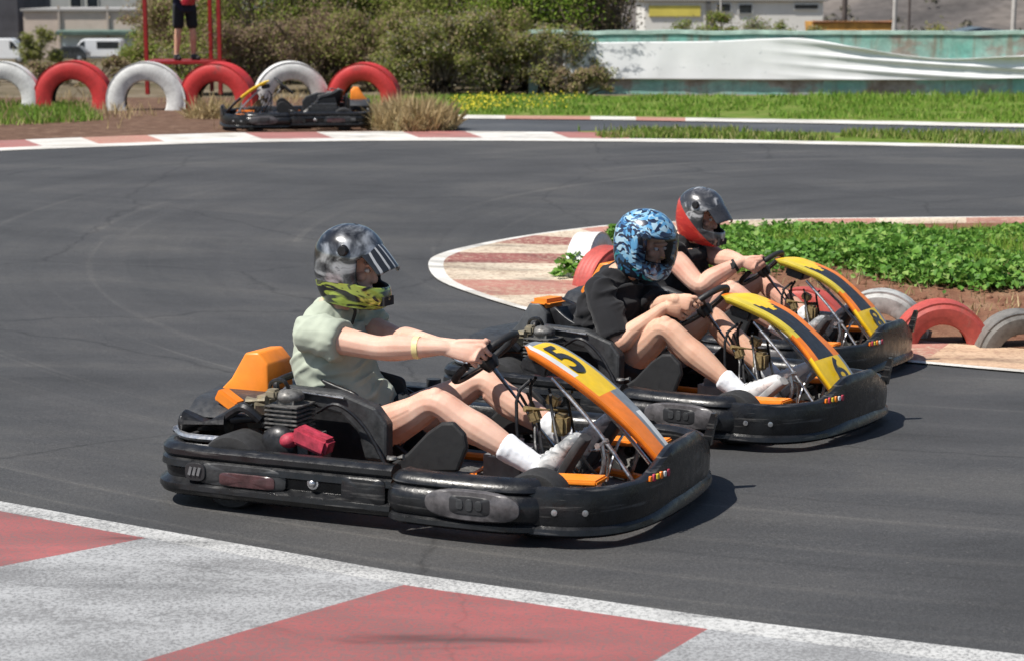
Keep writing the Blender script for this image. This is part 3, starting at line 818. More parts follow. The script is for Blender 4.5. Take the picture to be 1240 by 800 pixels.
    mb.lathe([(0, .0), (.035, 0), (.038, -.02), (.025, -.05), (.0, -.05)], Wc - n * .005, n, 18)
    mb.build('spoke', M_oilblack, sw)
    mb = MB(); mb.tube([Wc - n * .03, V((.50, 0, .19)), V((.58, 0, .09))], .011, 8); mb.build('steering_column', M_steel, root)
    mb = MB()
    mb.tube([(.40, -.10, .07), (.36, -.07, .38), (.40, -.02, .46)], .007, 8, 0, 3); mb.tube([(.40, .10, .07), (.36, .07, .38), (.40, .02, .46)], .007, 8, 0, 3); mb.build('column_stay', M_oilblack, root); mb = MB()
    mb.tube([(.9, -.13, .08), (.70, -.10, .30), (.50, -.07, .48)], .008, 8, 0, 3); mb.tube([(.9, .13, .08), (.70, .10, .30), (.50, .07, .48)], .008, 8, 0, 3)
    mb.build('panel_stay', M_steel, root)
    mb = MB(); mb.box((.43, .0, .515), (.11, .15, .05), 0, Matrix.Rotation(.25, 3, 'Y'), .01); mb.build('dash_box', M_oilblack, root)
    mb = MB(); mb.box((.52, -.02, .30), (.06, .07, .08), 0, None, .012); mb.box((.47, .03, .38), (.05, .05, .04), 0, Matrix.Rotation(.4, 3, 'Y'), .008); mb.box((.43, -.06, .33), (.04, .05, .05), 0, Matrix.Rotation(-.4, 3, 'Y'), .01); mb.tube([(.40, -.09, .36), (.52, .05, .34)], .012, 8); mb.build('steering_box', M_brass, root)
    mb = MB()
    for k in range(5):
        y = random.uniform(-.1, .1)
        mb.tube([(.35 + .05 * k, y, .42), (.4 + .03 * k, y + .04, .3 + .02 * k), (.45 + .04 * k, y - .05, .2), (.5 + .05 * k, y, .08)], .006, 6, 0, 4)
    mb.tube([(.58, -.5, .13), (.58, -.1, .10), (.58, .1, .10), (.58, .5, .13)], .010, 6)
    mb.build('cable_loom', M_oilblack, root)
    mb = MB(); mb.box((.33, 0, .13), (.2, .2, .14), 0, None, .03); mb.lathe([(.035, 0), (.035, .025), (0, .025)], (.33, 0, .2), (0, 0, 1), 14); mb.build('front_tank', M_grey, root)
    for s in (-1, 1):
        mb = MB(); mb.tube([(.72, s * .2, .06), (.76, s * .2, .2), (.75, s * .2, .28)], .009, 6, 0, 3); mb.tube([(.75, s * .2 - .05, .28), (.75, s * .2 + .05, .28)], .012, 6); mb.tube([(.7, s * .2, .25), (.72, s * .05, .22), (.7, 0, .1)], .006, 6, 0, 3)
        mb.build('pedal', M_steel, root)

def layout_a(s, t):        # number high on the panel
    if abs(t) > 1: return 0
    if s < .03: return 4
    if t > .80: return 0
    if t > .58 and s < .36: return 3
    if s < .48: return 1 if t > -.9 and s > .06 else 4
    if t > -.25: return 2 if .10 < t < .24 or (s > .6 and .6 < t < .7) else 0
    return 3 if (t < -.55 and s > .6) or s > .86 else 4
def layout_b(s, t):        # number low on the panel
    if abs(t) > 1: return (5 if s < .5 else 0) if t > 0 and s < .64 else 1
    if s < .34 - .10 * abs(t): return (1 if t < .5 else 5) if s > .05 else 0
    if s < .66:
        if t > .62: return 5 if s < .52 else 0
        if t < -.45: return 0
        return 2
    return 1 if t > -.8 else 4

def stickers(root, seed):
    fb = next(o for o in root.children if o.name.split('.')[0] == 'front_bumper')
    rr = random.Random(seed)
    mb = MB()
    for k in range(6):
        mi = (0, 3, 1, 0, 2, 3)[k]; y = -.36 + .026 * k; x = .967 + .026 * (y + .40) / .15 + .006
        outplate(mb, (x, y), V((.97, -.25, 0)).normalized(), .017, .020 + .006 * (k % 2), .205, .003, mi, 4, 10)
    mb.build('bumper_sticker', [M_orange, M_lime, M_whitest, M_redfoam], fb)

def tilt_at(x, y, yaw):
    e = .3
    nx = (H(x - e, y) - H(x + e, y)) / (2 * e); ny = (H(x, y - e) - H(x, y + e)) / (2 * e)
    up = V((nx, ny, 1)).normalized()
    f = V((cos(yaw), sin(yaw), 0)); f = (f - up * f.dot(up)).normalized(); l = up.cross(f)
    M = Matrix((f, l, up)).transposed().to_4x4(); M.translation = V((x, y, H(x, y)))
    return M

def copy_tree(o, parent=None):
    c = o.copy(); C.objects.link(c); c.parent = parent
    for ch in list(o.children): copy_tree(ch, c)
    return c

KG = 'racing go-karts on the track'
KARTS = [((526, 592), -22, 0.0, layout_a, '5', .27, 'black and orange go-kart nearest the camera, number 5 on its yellow nose panel'),
         ((798, 500), -31, .03, layout_b, '6', .74, 'black go-kart with number 6 low on its yellow nose panel, middle of the three racing'),
         ((877, 432), -29, .03, layout_b, '8', .74, 'black go-kart running beside the infield tyres, furthest right of the three racing')]
kart_M = []
for i, (px, yaw, bulge, lay, num, ns_, lab) in enumerate(KARTS):
    g = at(*px); M = tilt_at(g.x, g.y, radians(yaw))
    if i == 0:
        k0 = thing('go_kart', lab, 'go-kart', M=M, group=KG); kart_core(k0); k = k0
        core_children = list(k0.children)
        def remap(x): return -.25 + (x + .25) * .90 if x < -.25 else x if x < .6 else .6 + (x - .6) * .95
        def shorten(o):
            kind = o.name.split('.')[0]
            if kind in ('wheel', 'tyre'):
                c = sum(v.co.x for v in o.data.vertices) / len(o.data.vertices); dx = remap(c) - c
                for v in o.data.vertices: v.co.x += dx
            elif kind not in ('seat', 'steering_wheel', 'spoke'):
                for v in o.data.vertices: v.co.x = remap(v.co.x)
            for ch in o.children: shorten(ch)
        for ch in core_children: shorten(ch)
    else:
        k = k0.copy(); C.objects.link(k); k['label'] = lab; k.matrix_world = M
        for ch in core_children: copy_tree(ch, k)
    kart_M.append((k, M))
for i, (k, M) in enumerate(kart_M):
    fairing(k, KARTS[i][2], KARTS[i][3], KARTS[i][4], KARTS[i][5], .20 if i == 0 else .15, (0, .055, .085)[i], .050 if i == 0 else .06, 0.0 if i == 0 else 1.1)
    stickers(k, i)
for ch in kart_M[1][0].children:
    if ch.name.split('.')[0] == 'rear_cover': bpy.data.objects.remove(ch.children[0])
    if ch.name.split('.')[0] == 'headrest':
        ch.data = ch.data.copy(); ch.data.materials[0] = plain('dark_grey_vinyl', (.055, .058, .062), .5)
        MB().box((-.695, -.04, .497), (.11, .19, .045), 0, None, .02).build('orange_cap', M_orange_pl, ch); ch.location.x += .10; ch.location.z -= .01
g = at(364, 154)
k4 = k0.copy(); C.objects.link(k4); k4['label'] = 'empty go-kart with yellow nose panel parked on the far verge below the tyres'; del k4['group']
k4.matrix_world = tilt_at(g.x, g.y, radians(180 + 7))
for ch in core_children: copy_tree(ch, k4)
fairing(k4, .0, lambda s, t: 1 if s < .55 else 3 if t > .4 else 2, None, 0)
# ------------------------------------------------------------------ people
def limb(mb, pts, radii, n=14, k=5, mi=0, hem=False):
    """tapered limb with rounded ends; pts joints, radii per joint"""
    P = catmull(pts, k)
    q = [V((r, 0, 0)) for r in radii]; Rr = [p.x for p in catmull(q, k)]
    d0 = (P[1] - P[0]).normalized(); d1 = (P[-1] - P[-2]).normalized()
    P = [P[0] - d0 * Rr[0] * .6] + P; Rr = [Rr[0] * .55] + Rr
    if hem: P.append(P[-1] - d1 * .02); Rr.append(Rr[-1] * .72)
    else: P.append(P[-1] + d1 * Rr[-1] * .6); Rr.append(Rr[-1] * .55)
    rings = []; prev = None
    for i, p in enumerate(P):
        d = (P[min(i + 1, len(P) - 1)] - P[max(i - 1, 0)]).normalized()
        if prev is None: a, _ = frame_of(d)
        else: a = (prev - d * prev.dot(d)).normalized()
        prev = a; b = d.cross(a)
        rings.append([p + (a * cos(2 * pi * j / n) + b * sin(2 * pi * j / n)) * max(.002, Rr[i]) for j in range(n)])
    mb.loft(rings, mi)

def trunk(mb, secs, n=20, k=4, mi=0):
    """secs: (centre, half depth, half width); depth runs across the spine in the x-z plane"""
    c = catmull([s[0] for s in secs], k); dw = catmull([V((s[1], s[2], 0)) for s in secs], k)
    rings = []
    for i, p in enumerate(c):
        d = (c[min(i + 1, len(c) - 1)] - c[max(i - 1, 0)]).normalized()
        w = V((0, 1, 0)); w = (w - d * w.dot(d)).normalized(); f = w.cross(d)
        r = []
        for j in range(n):
            a = 2 * pi * j / n; ca, sa = cos(a), sin(a)
            r.append(p + f * math.copysign(abs(ca) ** .85, ca) * dw[i].x + w * math.copysign(abs(sa) ** .85, sa) * dw[i].y)
        rings.append(r)
    mb.loft(rings, mi)

def ik(a, c, l1, l2, pole):
    d = c - a; L = d.length
    if L > (l1 + l2) * .995: L2 = (l1 + l2) * .995; c = a + d.normalized() * L2; L = L2
    d = c - a
    x = (l1 * l1 - l2 * l2 + L * L) / (2 * L); h = sqrt(max(0, l1 * l1 - x * x))
    u = d.normalized(); p = (pole - u * pole.dot(u)).normalized()
    return a + u * x + p * h, c

def skin_mat(name, col, blush):
    m, nt, b = new_mat(name)
    f = noise_tex(nt, 9, 5, .6)
    g = noise_tex(nt, 160, 3, .6)
    nt.links.new(ramp(nt, f, [(.32, blush), (.62, col)]), b.inputs['Base Color'])
    b.inputs['Roughness'].default_value = .58; b.inputs['Specular IOR Level'].default_value = .28
    b.inputs['Subsurface Weight'].default_value = .12; b.inputs['Subsurface Radius'].default_value = (.01, .004, .002); b.inputs['Subsurface Scale'].default_value = .6
    bump(nt, b, g, .12, .002)
    return m

def cloth_mat(name, col, rough=.9):
    m, nt, b = new_mat(name)
    f = noise_tex(nt, 7, 4, .6); w = noise_tex(nt, 350, 2, .6)
    nt.links.new(ramp(nt, f, [(.3, [c * .86 for c in col]), (.7, [min(1, c * 1.1) for c in col])]), b.inputs['Base Color'])
    b.inputs['Roughness'].default_value = rough; b.inputs['Specular IOR Level'].default_value = .15
    b.inputs['Sheen Weight'].default_value = .1
    bump(nt, b, w, .2, .002)
    return m

def wrinkle(o, amp, scale, stretch=(1, 1, 1), seed=0):
    me = o.data; me.update()
    ns = [v.normal.copy() for v in me.vertices]
    for v, n in zip(me.vertices, ns):
        p = V((v.co.x * stretch[0], v.co.y * stretch[1], v.co.z * stretch[2])) * scale + V((seed, seed * 1.7, 0))
        w = mnoise.noise(p + V((mnoise.noise(p * .5), mnoise.noise(p * .5 + V((9, 0, 0))), 0)) * .8)
        w = (1 - abs(w) * 2.2) * .7 + mnoise.noise(p * 2.3) * .35
        v.co += n * amp * w
    me.update()

def folds(o, amp, seed):
    """narrow slanting creases"""
    me = o.data; me.update(); ns = [v.normal.copy() for v in me.vertices]
    for v, n in zip(me.vertices, ns):
        c = v.co; q = V((c.x * 4 + c.z * 3.5, c.y * 3, c.z * 13 - c.x * 9)) + V((seed * 3.1, 0, seed))
        q += V((mnoise.noise(c * 6), mnoise.noise(c * 6 + V((5, 0, 0))), mnoise.noise(c * 6 + V((0, 7, 0))))) * .9
        w = 1 - abs(mnoise.noise(q)) * 3.2
        m_ = max(0.0, min(1.0, .5 + 1.6 * mnoise.noise(c * 4.5 + V((seed, 3, 1)))))
        v.co += n * amp * max(-.25, w) * m_
    me.update()

def hand(mb, P, T, r, n, wrist, side):
    """five fingers closed round the rim at P (rim direction T, outward r, towards the driver n)"""
    rr = .0225
    k0 = P + r * .030 + n * .010
    for off, ln in ((-.034, .86), (-.0115, .96), (.0115, 1.0), (.034, .93)):
        b = P + T * off
        root = wrist.lerp(k0 + T * off, .45) + T * off * .35
        pts = [root, b + r * .030 + n * .016]
        for a in (0, -45, -95, -145, -190):
            a = radians(a * ln + 10); pts.append(b + (r * cos(a) + n * sin(a)) * rr)
        limb(mb, pts, [.010, .0098, .0088, .0086, .0078, .0076, .0066], 10, 3)
    # palm
    pc = wrist.lerp(k0, .6)
    rings = []
    d = (k0 - wrist).normalized(); t = (T - d * T.dot(d)).normalized(); q = d.cross(t)
    for w, a, b_ in ((-.1, .024, .019), (.2, .030, .019), (.55, .038, .017), (.9, .041, .015), (1.08, .036, .011)):
        c = wrist.lerp(k0, w)
        rings.append([c + t * a * cos(2 * pi * j / 14) + q * b_ * sin(2 * pi * j / 14) for j in range(14)])
    mb.loft(rings)
    # thumb, leaving the side of the palm near its base
    tb = wrist.lerp(k0, .3) + T * .028 + n * .006
    limb(mb, [wrist.lerp(k0, .2) + T * .012, tb + T * .006, P + T * .048 + r * .022 + n * .024, P + T * .052 + n * .030, P + T * .058 - r * .020 + n * .020], [.013, .0135, .011, .0095, .008], 10, 4)

def helmet_mesh(kind):
    prof = [  # z, front, back, half width
        (-.150, .130, .075, .080), (-.135, .160, .088, .090), (-.105, .178, .108, .104), (-.070, .168, .122, .115), (-.055, .160, .127, .119), (-.02, .146, .134, .124),
        (.02, .139, .138, .126), (.05, .133, .136, .124), (.09, .110, .118, .110), (.12, .078, .088, .084), (.14, .042, .050, .048), (.148, .002, .004, .003)]
    if kind == 'road':
        prof[0] = (-.150, .105, .08, .085); prof[1] = (-.135, .128, .09, .095); prof[2] = (-.105, .142, .11, .107); prof[3] = (-.07, .145, .122, .116); prof[4] = (-.055, .145, .127, .119)
    rows = catmull([V((a, b, c)) for a, b, c, _ in prof], 3); wd = [p.x for p in catmull([V((d, 0, 0)) for *_, d in prof], 3)]
    n = 56; rings = []
    for p, w in zip(rows, wd):
        z, f, b = p
        r = []
        for j in range(n):
            a = 2 * pi * j / n; ca, sa = cos(a), sin(a)
            e = .86 if kind == 'road' else .92
            x = math.copysign(abs(ca) ** e, ca); y = math.copysign(abs(sa) ** e, sa)
            r.append(V((x * (f if ca > 0 else b), y * w, z)))
        rings.append(r)
    mb = MB()
    for r in rings: mb.v += [tuple(p) for p in r]
    lo, hi = (-.056, .050)
    for i in range(len(rings) - 1):
        zc = (rings[i][0].z + rings[i + 1][0].z) / 2
        for j in range(n):
            a = 360 * (j + .5) / n; a = a - 360 if a > 180 else a
            lim = 60 - 10 * max(0, (zc - .02) / .04)
            if lo < zc < hi and abs(a) < lim: continue
            k = (j + 1) % n
            mb.f.append([i * n + j, i * n + k, (i + 1) * n + k, (i + 1) * n + j]); mb.m.append(0)
    # visor strip with the same rows
    vz = MB()
    for i in range(len(rings) - 1):
        zc = (rings[i][0].z + rings[i + 1][0].z) / 2
        for j in range(n):
            a = 360 * (j + .5) / n; a = a - 360 if a > 180 else a
            if lo - .012 < zc < hi + .014 and abs(a) < 74:
                k = (j + 1) % n
                vz.add([rings[q][m] * 1.022 for q, m in ((i, j), (i, k), (i + 1, k), (i + 1, j))], [[0, 1, 2, 3]])
    return mb, vz

def peak_mesh():
    mb = MB(); rings = []
    for i in range(9):
        t = i / 8
        x = .085 + .108 * t; z = .108 - .062 * t - .02 * t * t; w = .105 - .02 * t
        r = []
        for j in range(11):
            s = -1 + 2 * j / 10
            r.append(V((x - .035 * t * s * s - .03 * (1 - t) * s * s, s * w, z - .035 * abs(s) ** 2.2)))
        rings.append(r)
    mb.loft(rings, 0, False, False)
    return mb

def pattern_mat(name, upper, lower, zsplit, scale=16, rough=.25, metal=0.0, tilt=0.0, mode='CONSTANT'):
    """painted helmet shell: one mottled scheme above a slanting line, another below it"""
    m, nt, b = new_mat(name)
    vor = nt.nodes.new('ShaderNodeTexVoronoi'); vor.inputs['Scale'].default_value = scale; vor.feature = 'F1'
    tc = nt.nodes.new('ShaderNodeTexCoord')
    mp = nt.nodes.new('ShaderNodeMapping'); mp.inputs['Scale'].default_value = (1, .8, 1.5); mp.inputs['Rotation'].default_value = (0, .5, 0)
    nz = nt.nodes.new('ShaderNodeTexNoise'); nz.inputs['Scale'].default_value = 9
    nt.links.new(tc.outputs['Object'], nz.inputs['Vector'])
    ad = nt.nodes.new('ShaderNodeMix'); ad.data_type = 'VECTOR'; ad.inputs[0].default_value = .12
    nt.links.new(tc.outputs['Object'], ad.inputs[4]); nt.links.new(nz.outputs['Color'], ad.inputs[5])
    nt.links.new(ad.outputs[1], mp.inputs[0]); nt.links.new(mp.outputs[0], vor.inputs['Vector'])
    sp = nt.nodes.new('ShaderNodeSeparateColor'); nt.links.new(vor.outputs['Color'], sp.inputs[0])
    if mode == 'CONSTANT': up = ramp(nt, sp.outputs[0], upper, mode); lw = ramp(nt, sp.outputs[1], lower, mode)
    else:
        up = ramp(nt, noise_tex(nt, scale * 1.6, 5, .55, (1, .8, 1.4), .9), upper, mode); lw = ramp(nt, noise_tex(nt, scale * 2.0, 3, .5, (.8, 1, 2.2), 1.2, (0, .5, 0)), lower, mode)
    sx = nt.nodes.new('ShaderNodeSeparateXYZ'); nt.links.new(tc.outputs['Object'], sx.inputs[0])
    ma = nt.nodes.new('ShaderNodeMath'); ma.operation = 'MULTIPLY_ADD'; nt.links.new(sx.outputs['X'], ma.inputs[0]); ma.inputs[1].default_value = tilt; nt.links.new(sx.outputs['Z'], ma.inputs[2])
    lt = nt.nodes.new('ShaderNodeMath'); lt.operation = 'LESS_THAN'; nt.links.new(ma.outputs[0], lt.inputs[0]); lt.inputs[1].default_value = zsplit
    nt.links.new(mixc(nt, lt.outputs[0], up, lw), b.inputs['Base Color'])
    b.inputs['Roughness'].default_value = rough; b.inputs['Metallic'].default_value = metal
    b.inputs['Coat Weight'].default_value = .6; b.inputs['Coat Roughness'].default_value = .08
    return m

M_glass, nt_, b_ = new_mat('visor_plastic')
b_.inputs['Base Color'].default_value = (.75, .78, .8, 1); b_.inputs['Roughness'].default_value = .06
tr_ = nt_.nodes.new('ShaderNodeBsdfTransparent'); tr_.inputs[0].default_value = (.8, .8, .84, 1)
gl_ = nt_.nodes.new('ShaderNodeBsdfGlossy'); gl_.inputs['Roughness'].default_value = .06
fr_ = nt_.nodes.new('ShaderNodeFresnel'); fr_.inputs[0].default_value = 1.5
mx_ = nt_.nodes.new('ShaderNodeMixShader'); nt_.links.new(fr_.outputs[0], mx_.inputs[0]); nt_.links.new(tr_.outputs[0], mx_.inputs[1]); nt_.links.new(gl_.outputs[0], mx_.inputs[2])
nt_.links.new(mx_.outputs[0], nt_.nodes['Material Output'].inputs[0])
M_foam = plain('helmet_padding', (.012, .012, .013), .9)
M_sole = plain('shoe_sole', (.03, .03, .032), .8)
M_strap = plain('black_webbing', (.012, .012, .012), .8)

def head_mesh(mb, Mh):
    """skull, jaw, nose, brow, lips and ears in the head's own frame, moved by Mh"""
    R3 = Mh.to_3x3(); T = Mh.translation
    E = lambda c, r: mb.ell(Mh @ V(c), r, 0, R3, 18, 12)
    E((-.01, 0, .03), (.098, .076, .095)); E((.025, 0, -.04), (.068, .060, .078)); E((.045, 0, -.085), (.040, .042, .035))
    E((.098, 0, -.030), (.018, .014, .016)); limb(mb, [Mh @ V((.082, 0, .015)), Mh @ V((.104, 0, -.026))], [.009, .013], 10, 3)
    E((.080, 0, .028), (.018, .052, .012)); E((.086, 0, -.064), (.012, .024, .008)); E((.084, 0, -.077), (.012, .021, .008))
    E((.062, .036, -.022), (.022, .024, .022)); E((.062, -.036, -.022), (.022, .024, .022))
    for s in (-1, 1): E((-.01, s * .078, -.01), (.016, .010, .03))

def person_driver(M, cfg):
    root_M = M
    S = cfg
    hip = V(S['hip']); chest = V(S['chest']); shc = V(S['shoulders']); neck = V(S['neck']); head = V(S['head'])
    k = S.get('bulk', 1.0)
    body = MB()
    trunk(body, [(hip + V((.03, 0, -.09)), .09 * k, .13 * k), (hip, .125 * k, .165 * k), (hip.lerp(chest, .5), .118 * k, .150 * k), (chest, .125 * k, .170 * k), (shc + V((0, 0, -.05)), .105 * k, .165 * k), (shc + V((.0, 0, .02)), .07 * k, .11 * k), (neck, .055, .058)])
    limb(body, [shc + V((.0, 0, .0)), neck, head + V((-.02, 0, -.05))], [.07, .058, .055])
    Mh = Matrix.Translation(head) @ Matrix.Rotation(S['head_yaw'], 4, 'Z') @ Matrix.Rotation(S['head_pitch'], 4, 'Y') @ Matrix.Rotation(S.get('head_roll', 0), 4, 'X')
    head_mesh(body, Mh)
    tee = MB(); shorts = MB()
    o = .016
    trunk(tee, [(hip + V((.005, 0, .035)), (.132 * k), .168 * k), (hip + V((0, 0, .09)), .142 * k + .005, .174 * k), (hip.lerp(chest, .5), .138 * k + .006, .170 * k), (chest, .140 * k, .188 * k), (shc + V((.0, 0, -.06)), .120 * k, .170 * k), (shc + V((.0, 0, .012)), .088 * k, .115 * k), (neck + V((-.008, 0, -.02)), .066, .072)])
    trunk(shorts, [(hip + V((.03, 0, -.12)), .11 * k, .15 * k), (hip, .143 * k, .180 * k), (hip + V((0, 0, .07)), .13 * k, .165 * k)])
    info = {}
    for s in (-1, 1):                                     # -1: right side, nearest the camera
        a = S['grip_r'] if s < 0 else S['grip_l']
        P, r, T, n = steering(a)
        sh = shc + V((.0, s * .185 * k, -.02))
        wr = P + r * .034 + n * .022 + V((-.070, s * .004, .0)) + V(S.get('wrist_off', (0, 0, 0)))
        el, wr2 = ik(sh, wr, .285, .265, V(S['elbow_pole']) + V((0, s * .55, 0)))
        wr = wr2
        limb(body, [sh + V((-.01, -s * .07, .0)), sh, sh.lerp(el, .4), el, el.lerp(wr, .3), el.lerp(wr, .72), wr, wr.lerp(P, .3)], [x * S.get('arm', 1) for x in (.049, .051, .052, .043, .047, .035)] + [.0275, .025])
        hand(body, P, T if s < 0 else -T, r, n, wr, s)
        q = S['sleeve']
        if q > 0:
            e1 = sh.lerp(el, q); 
            limb(tee, [neck.lerp(sh, .25) + V((-.02, 0, -.02)), sh + V((-.005, -s * .05, .0)), sh + V((.005, s * .0, -.004)), sh.lerp(e1, .6) , e1], [.055, .054 * max(k, S.get('arm', 1)) + .008, .055 * max(k, S.get('arm', 1)) + .009, .062 * S.get('arm', 1) + .012, .060 * S.get('arm', 1) + .014], hem=True)
        hj = hip + V((.03, s * .10, -.045))
        an = V(S['ankle_r'] if s < 0 else S['ankle_l'])
        kn, an = ik(hj, an, S.get('thigh', .43), S.get('calf', .425), V((.2, s * S.get('splay', .35), 1)))
        limb(body, [hj, hj.lerp(kn, .35), hj.lerp(kn, .75), kn, kn.lerp(an, .25), kn.lerp(an, .45), kn.lerp(an, .8), an], [.090 * k, .088 * k, .066 * k, .053, .055, .058, .037, .034])
        dn = (kn - hj).normalized(); ds_ = (an - kn).normalized(); kf = (dn - ds_).normalized()
        body.ell(kn + kf * .024, (.036, .033, .036)); body.ell(kn + ds_ * .055 + kf * .022, (.026, .022, .03)); limb(body, [kn + ds_ * .04 - kf * .018, kn + ds_ * .15 - kf * .030 + V((0, s * .006, 0)), kn + ds_ * .28 - kf * .008], [.040, .044, .026]); limb(body, [hj.lerp(kn, .45) + kf * .02 + V((0, s * .015, 0)), hj.lerp(kn, .8) + kf * .018 + V((0, s * .018, 0))], [.062 * k, .040])
        e = hj.lerp(kn, S['short_len'])
        limb(shorts, [hj + V((-.03, 0, 0)), hj.lerp(e, .5), e], [.106 * k, .106 * k, .104 * k], hem=True)
        fd = V(S['foot_dir']).normalized(); fd = (fd + V((0, s * .10, 0))).normalized()
        limb(body, [an, an + fd * .12 + V((0, 0, -.045))], [.036, .03])
        info[s] = (sh, el, wr, hj, kn, an, fd)
    p = thing('person', S['label'], 'person', M=M, group='go-kart drivers')
    ob = body.build('body', S['skin'], p); voxel(ob, .0036, 2, .4)
    t = tee.build('t_shirt', S['tee'], p); voxel(t, .006, 3); wrinkle(t, .007, 5.5, (1.2, .8, 1.2), S['seed']); folds(t, .018, S['seed']); folds(t, .008, S['seed'] + 21); voxel_smooth(t)
    t = shorts.build('shorts', S['shorts'], p); voxel(t, .007, 3); wrinkle(t, .006, 7, (1, 1, 1), S['seed'] + 5); folds(t, .009, S['seed'] + 9); voxel_smooth(t)
    for s in (-1, 1):
        sh, el, wr, hj, kn, an, fd = info[s]
        mb = MB(); d = (kn - an).normalized()
        limb(mb, [an + d * S['sock'], an + d * S['sock'] * .5, an, an + fd * .06 + V((0, 0, -.03))], [.049 + .06 * (S['sock'] - .1), .045, .043, .042])
        so2 = mb.build('sock', S['sock_mat'], p); voxel(so2, .006, 2); wrinkle(so2, .0025, 30, (1, 1, 1), 3)
        # shoe: heel under the ankle, toe along fd
        side = V((0, 1, 0)); side = (side - fd * side.dot(fd)).normalized(); upv = fd.cross(side)
        if upv.z < 0: upv = -upv
        heel = an - fd * .075 - upv * .075
        rings = []; sole = []
        for x, w, h in ((0, .030, .070), (.02, .039, .100), (.07, .042, .112), (.12, .044, .100), (.17, .049, .080), (.215, .050, .066), (.258, .042, .054), (.280, .022, .034)):
            c = heel + fd * x
            rr_ = []; sr = []
            for j in range(16):
                a = 2 * pi * j / 16; ca, sa = cos(a), sin(a)
                rr_.append(c + side * w * math.copysign(abs(ca) ** .8, ca) + upv * (h * (.5 + .5 * math.copysign(abs(sa) ** .8, sa)) + .012))
                sr.append(c + side * (w + .005) * math.copysign(abs(ca) ** .6, ca) + upv * (.009 + .019 * math.copysign(abs(sa) ** .5, sa)) + fd * (-.004 if x == 0 else .006 if x > .25 else 0))
            rings.append(rr_); sole.append(sr)
        shoe = MB().loft(rings).build('shoe', S['shoe'], p)
        ss = shoe.modifiers.new('s', 'SUBSURF'); ss.levels = 1; apply_mods(shoe)
        MB().loft(sole).build('sole', M_sole if S['sole'] is None else S['sole'], shoe)
        mb = MB()
        for q in range(5):
            c = heel + fd * (.10 + .022 * q) + upv * (.117 - .0088 * q)
            mb.tube([c - side * .022, c + upv * .004, c + side * .022], .003, 6, 0, 3)
        mb.build('lace', S['lace'], shoe)
    # helmet
    hm, vz = helmet_mesh(S['helmet'])
    sc = S.get('helmet_scale', 1.08)
    Mw = Mh @ Matrix.Translation(V((-.008, 0, .012))) @ Matrix.Diagonal((sc, sc, sc, 1))
    me = hm.mesh('helmet', [S['shell'], M_foam])
    h = link('helmet', me, p); h.matrix_local = Mw
    sd = h.modifiers.new('s', 'SOLIDIFY'); sd.thickness = .022; sd.offset = -1; sd.material_offset = 1; sd.material_offset_rim = 1
    sb = h.modifiers.new('b', 'SUBSURF'); sb.levels = 1; apply_mods(h)
    h.data.polygons.foreach_set('use_smooth', [True] * len(h.data.polygons))
    if S['helmet'] == 'cross':
        pk = peak_mesh(); pm = pk.mesh('peak', [S['peak']]); po = link('peak', pm, h)
        sd = po.modifiers.new('s', 'SOLIDIFY'); sd.thickness = .006; sb = po.modifiers.new('b', 'SUBSURF'); sb.levels = 1; apply_mods(po)
        po.data.polygons.foreach_set('use_smooth', [True] * len(po.data.polygons))
        for s in (-1, 1):
            mb = MB(); mb.lathe([(0, .012), (.016, .011), (.02, .006), (.022, -.004)], (.02, s * .122, .062), (0, s, 0), 16); mb.build('peak_screw', M_oilblack, po)
        mb = MB(); mb.prism([(.162, -.125), (.178, -.12), (.172, -.088), (.158, -.088)], -.04, .04, lambda p_, q_, h_: V((p_ + .012 - 6 * h_ * h_, h_, q_)));
        mb.build('chin_vent', M_foam, h)
    if S.get('visor'):
        vo = link('visor', vz.mesh('visor', [M_glass]), h)
    for s in (-1, 1):
        mb = MB(); c = V((.083, s * .034, .006))
        mb.ell(c, (.012, .013, .0085), 0); mb.ell(c + V((.007, 0, 0)), (.0062, .0055, .0062), 1)
        eo = mb.build('eye', [plain('eye_white', (.7, .68, .65), .3), plain('iris', (.04, .025, .015), .2)], p); eo.matrix_local = Mh
    sh, el, wr, hj, kn, an, fd = info[-1]
    if S.get('band'):
        nm, mat, q, rad, wd_ = S['band']
        c = el.lerp(wr, q); d = (wr - el).normalized(); e1, e2 = frame_of(d)
        mb = MB(); mb.lathe([(rad - .004, -wd_), (rad, -wd_), (rad + .001, 0), (rad, wd_), (rad - .004, wd_)], c, d, 24)
        bo = mb.build(nm, mat, p)
        if nm == 'wristwatch':
            mb = MB(); mb.lathe([(0, .009), (.017, .008), (.019, 0)], c - V((0, rad - .002, 0)), (0, -1, .2), 16); mb.build('watch_face', M_foam, bo)
    if S.get('strap'):
        mb = MB(); mb.tube([Mh @ V((.05, -.075, -.12)), Mh @ V((.06, -.04, -.155)), Mh @ V((.05, -.03, -.21))], .007, 6, 0, 4); mb.build('chin_strap', M_strap, h if False else p)
    return p

def voxel_smooth(o):
    o.data.polygons.foreach_set('use_smooth', [True] * len(o.data.polygons))

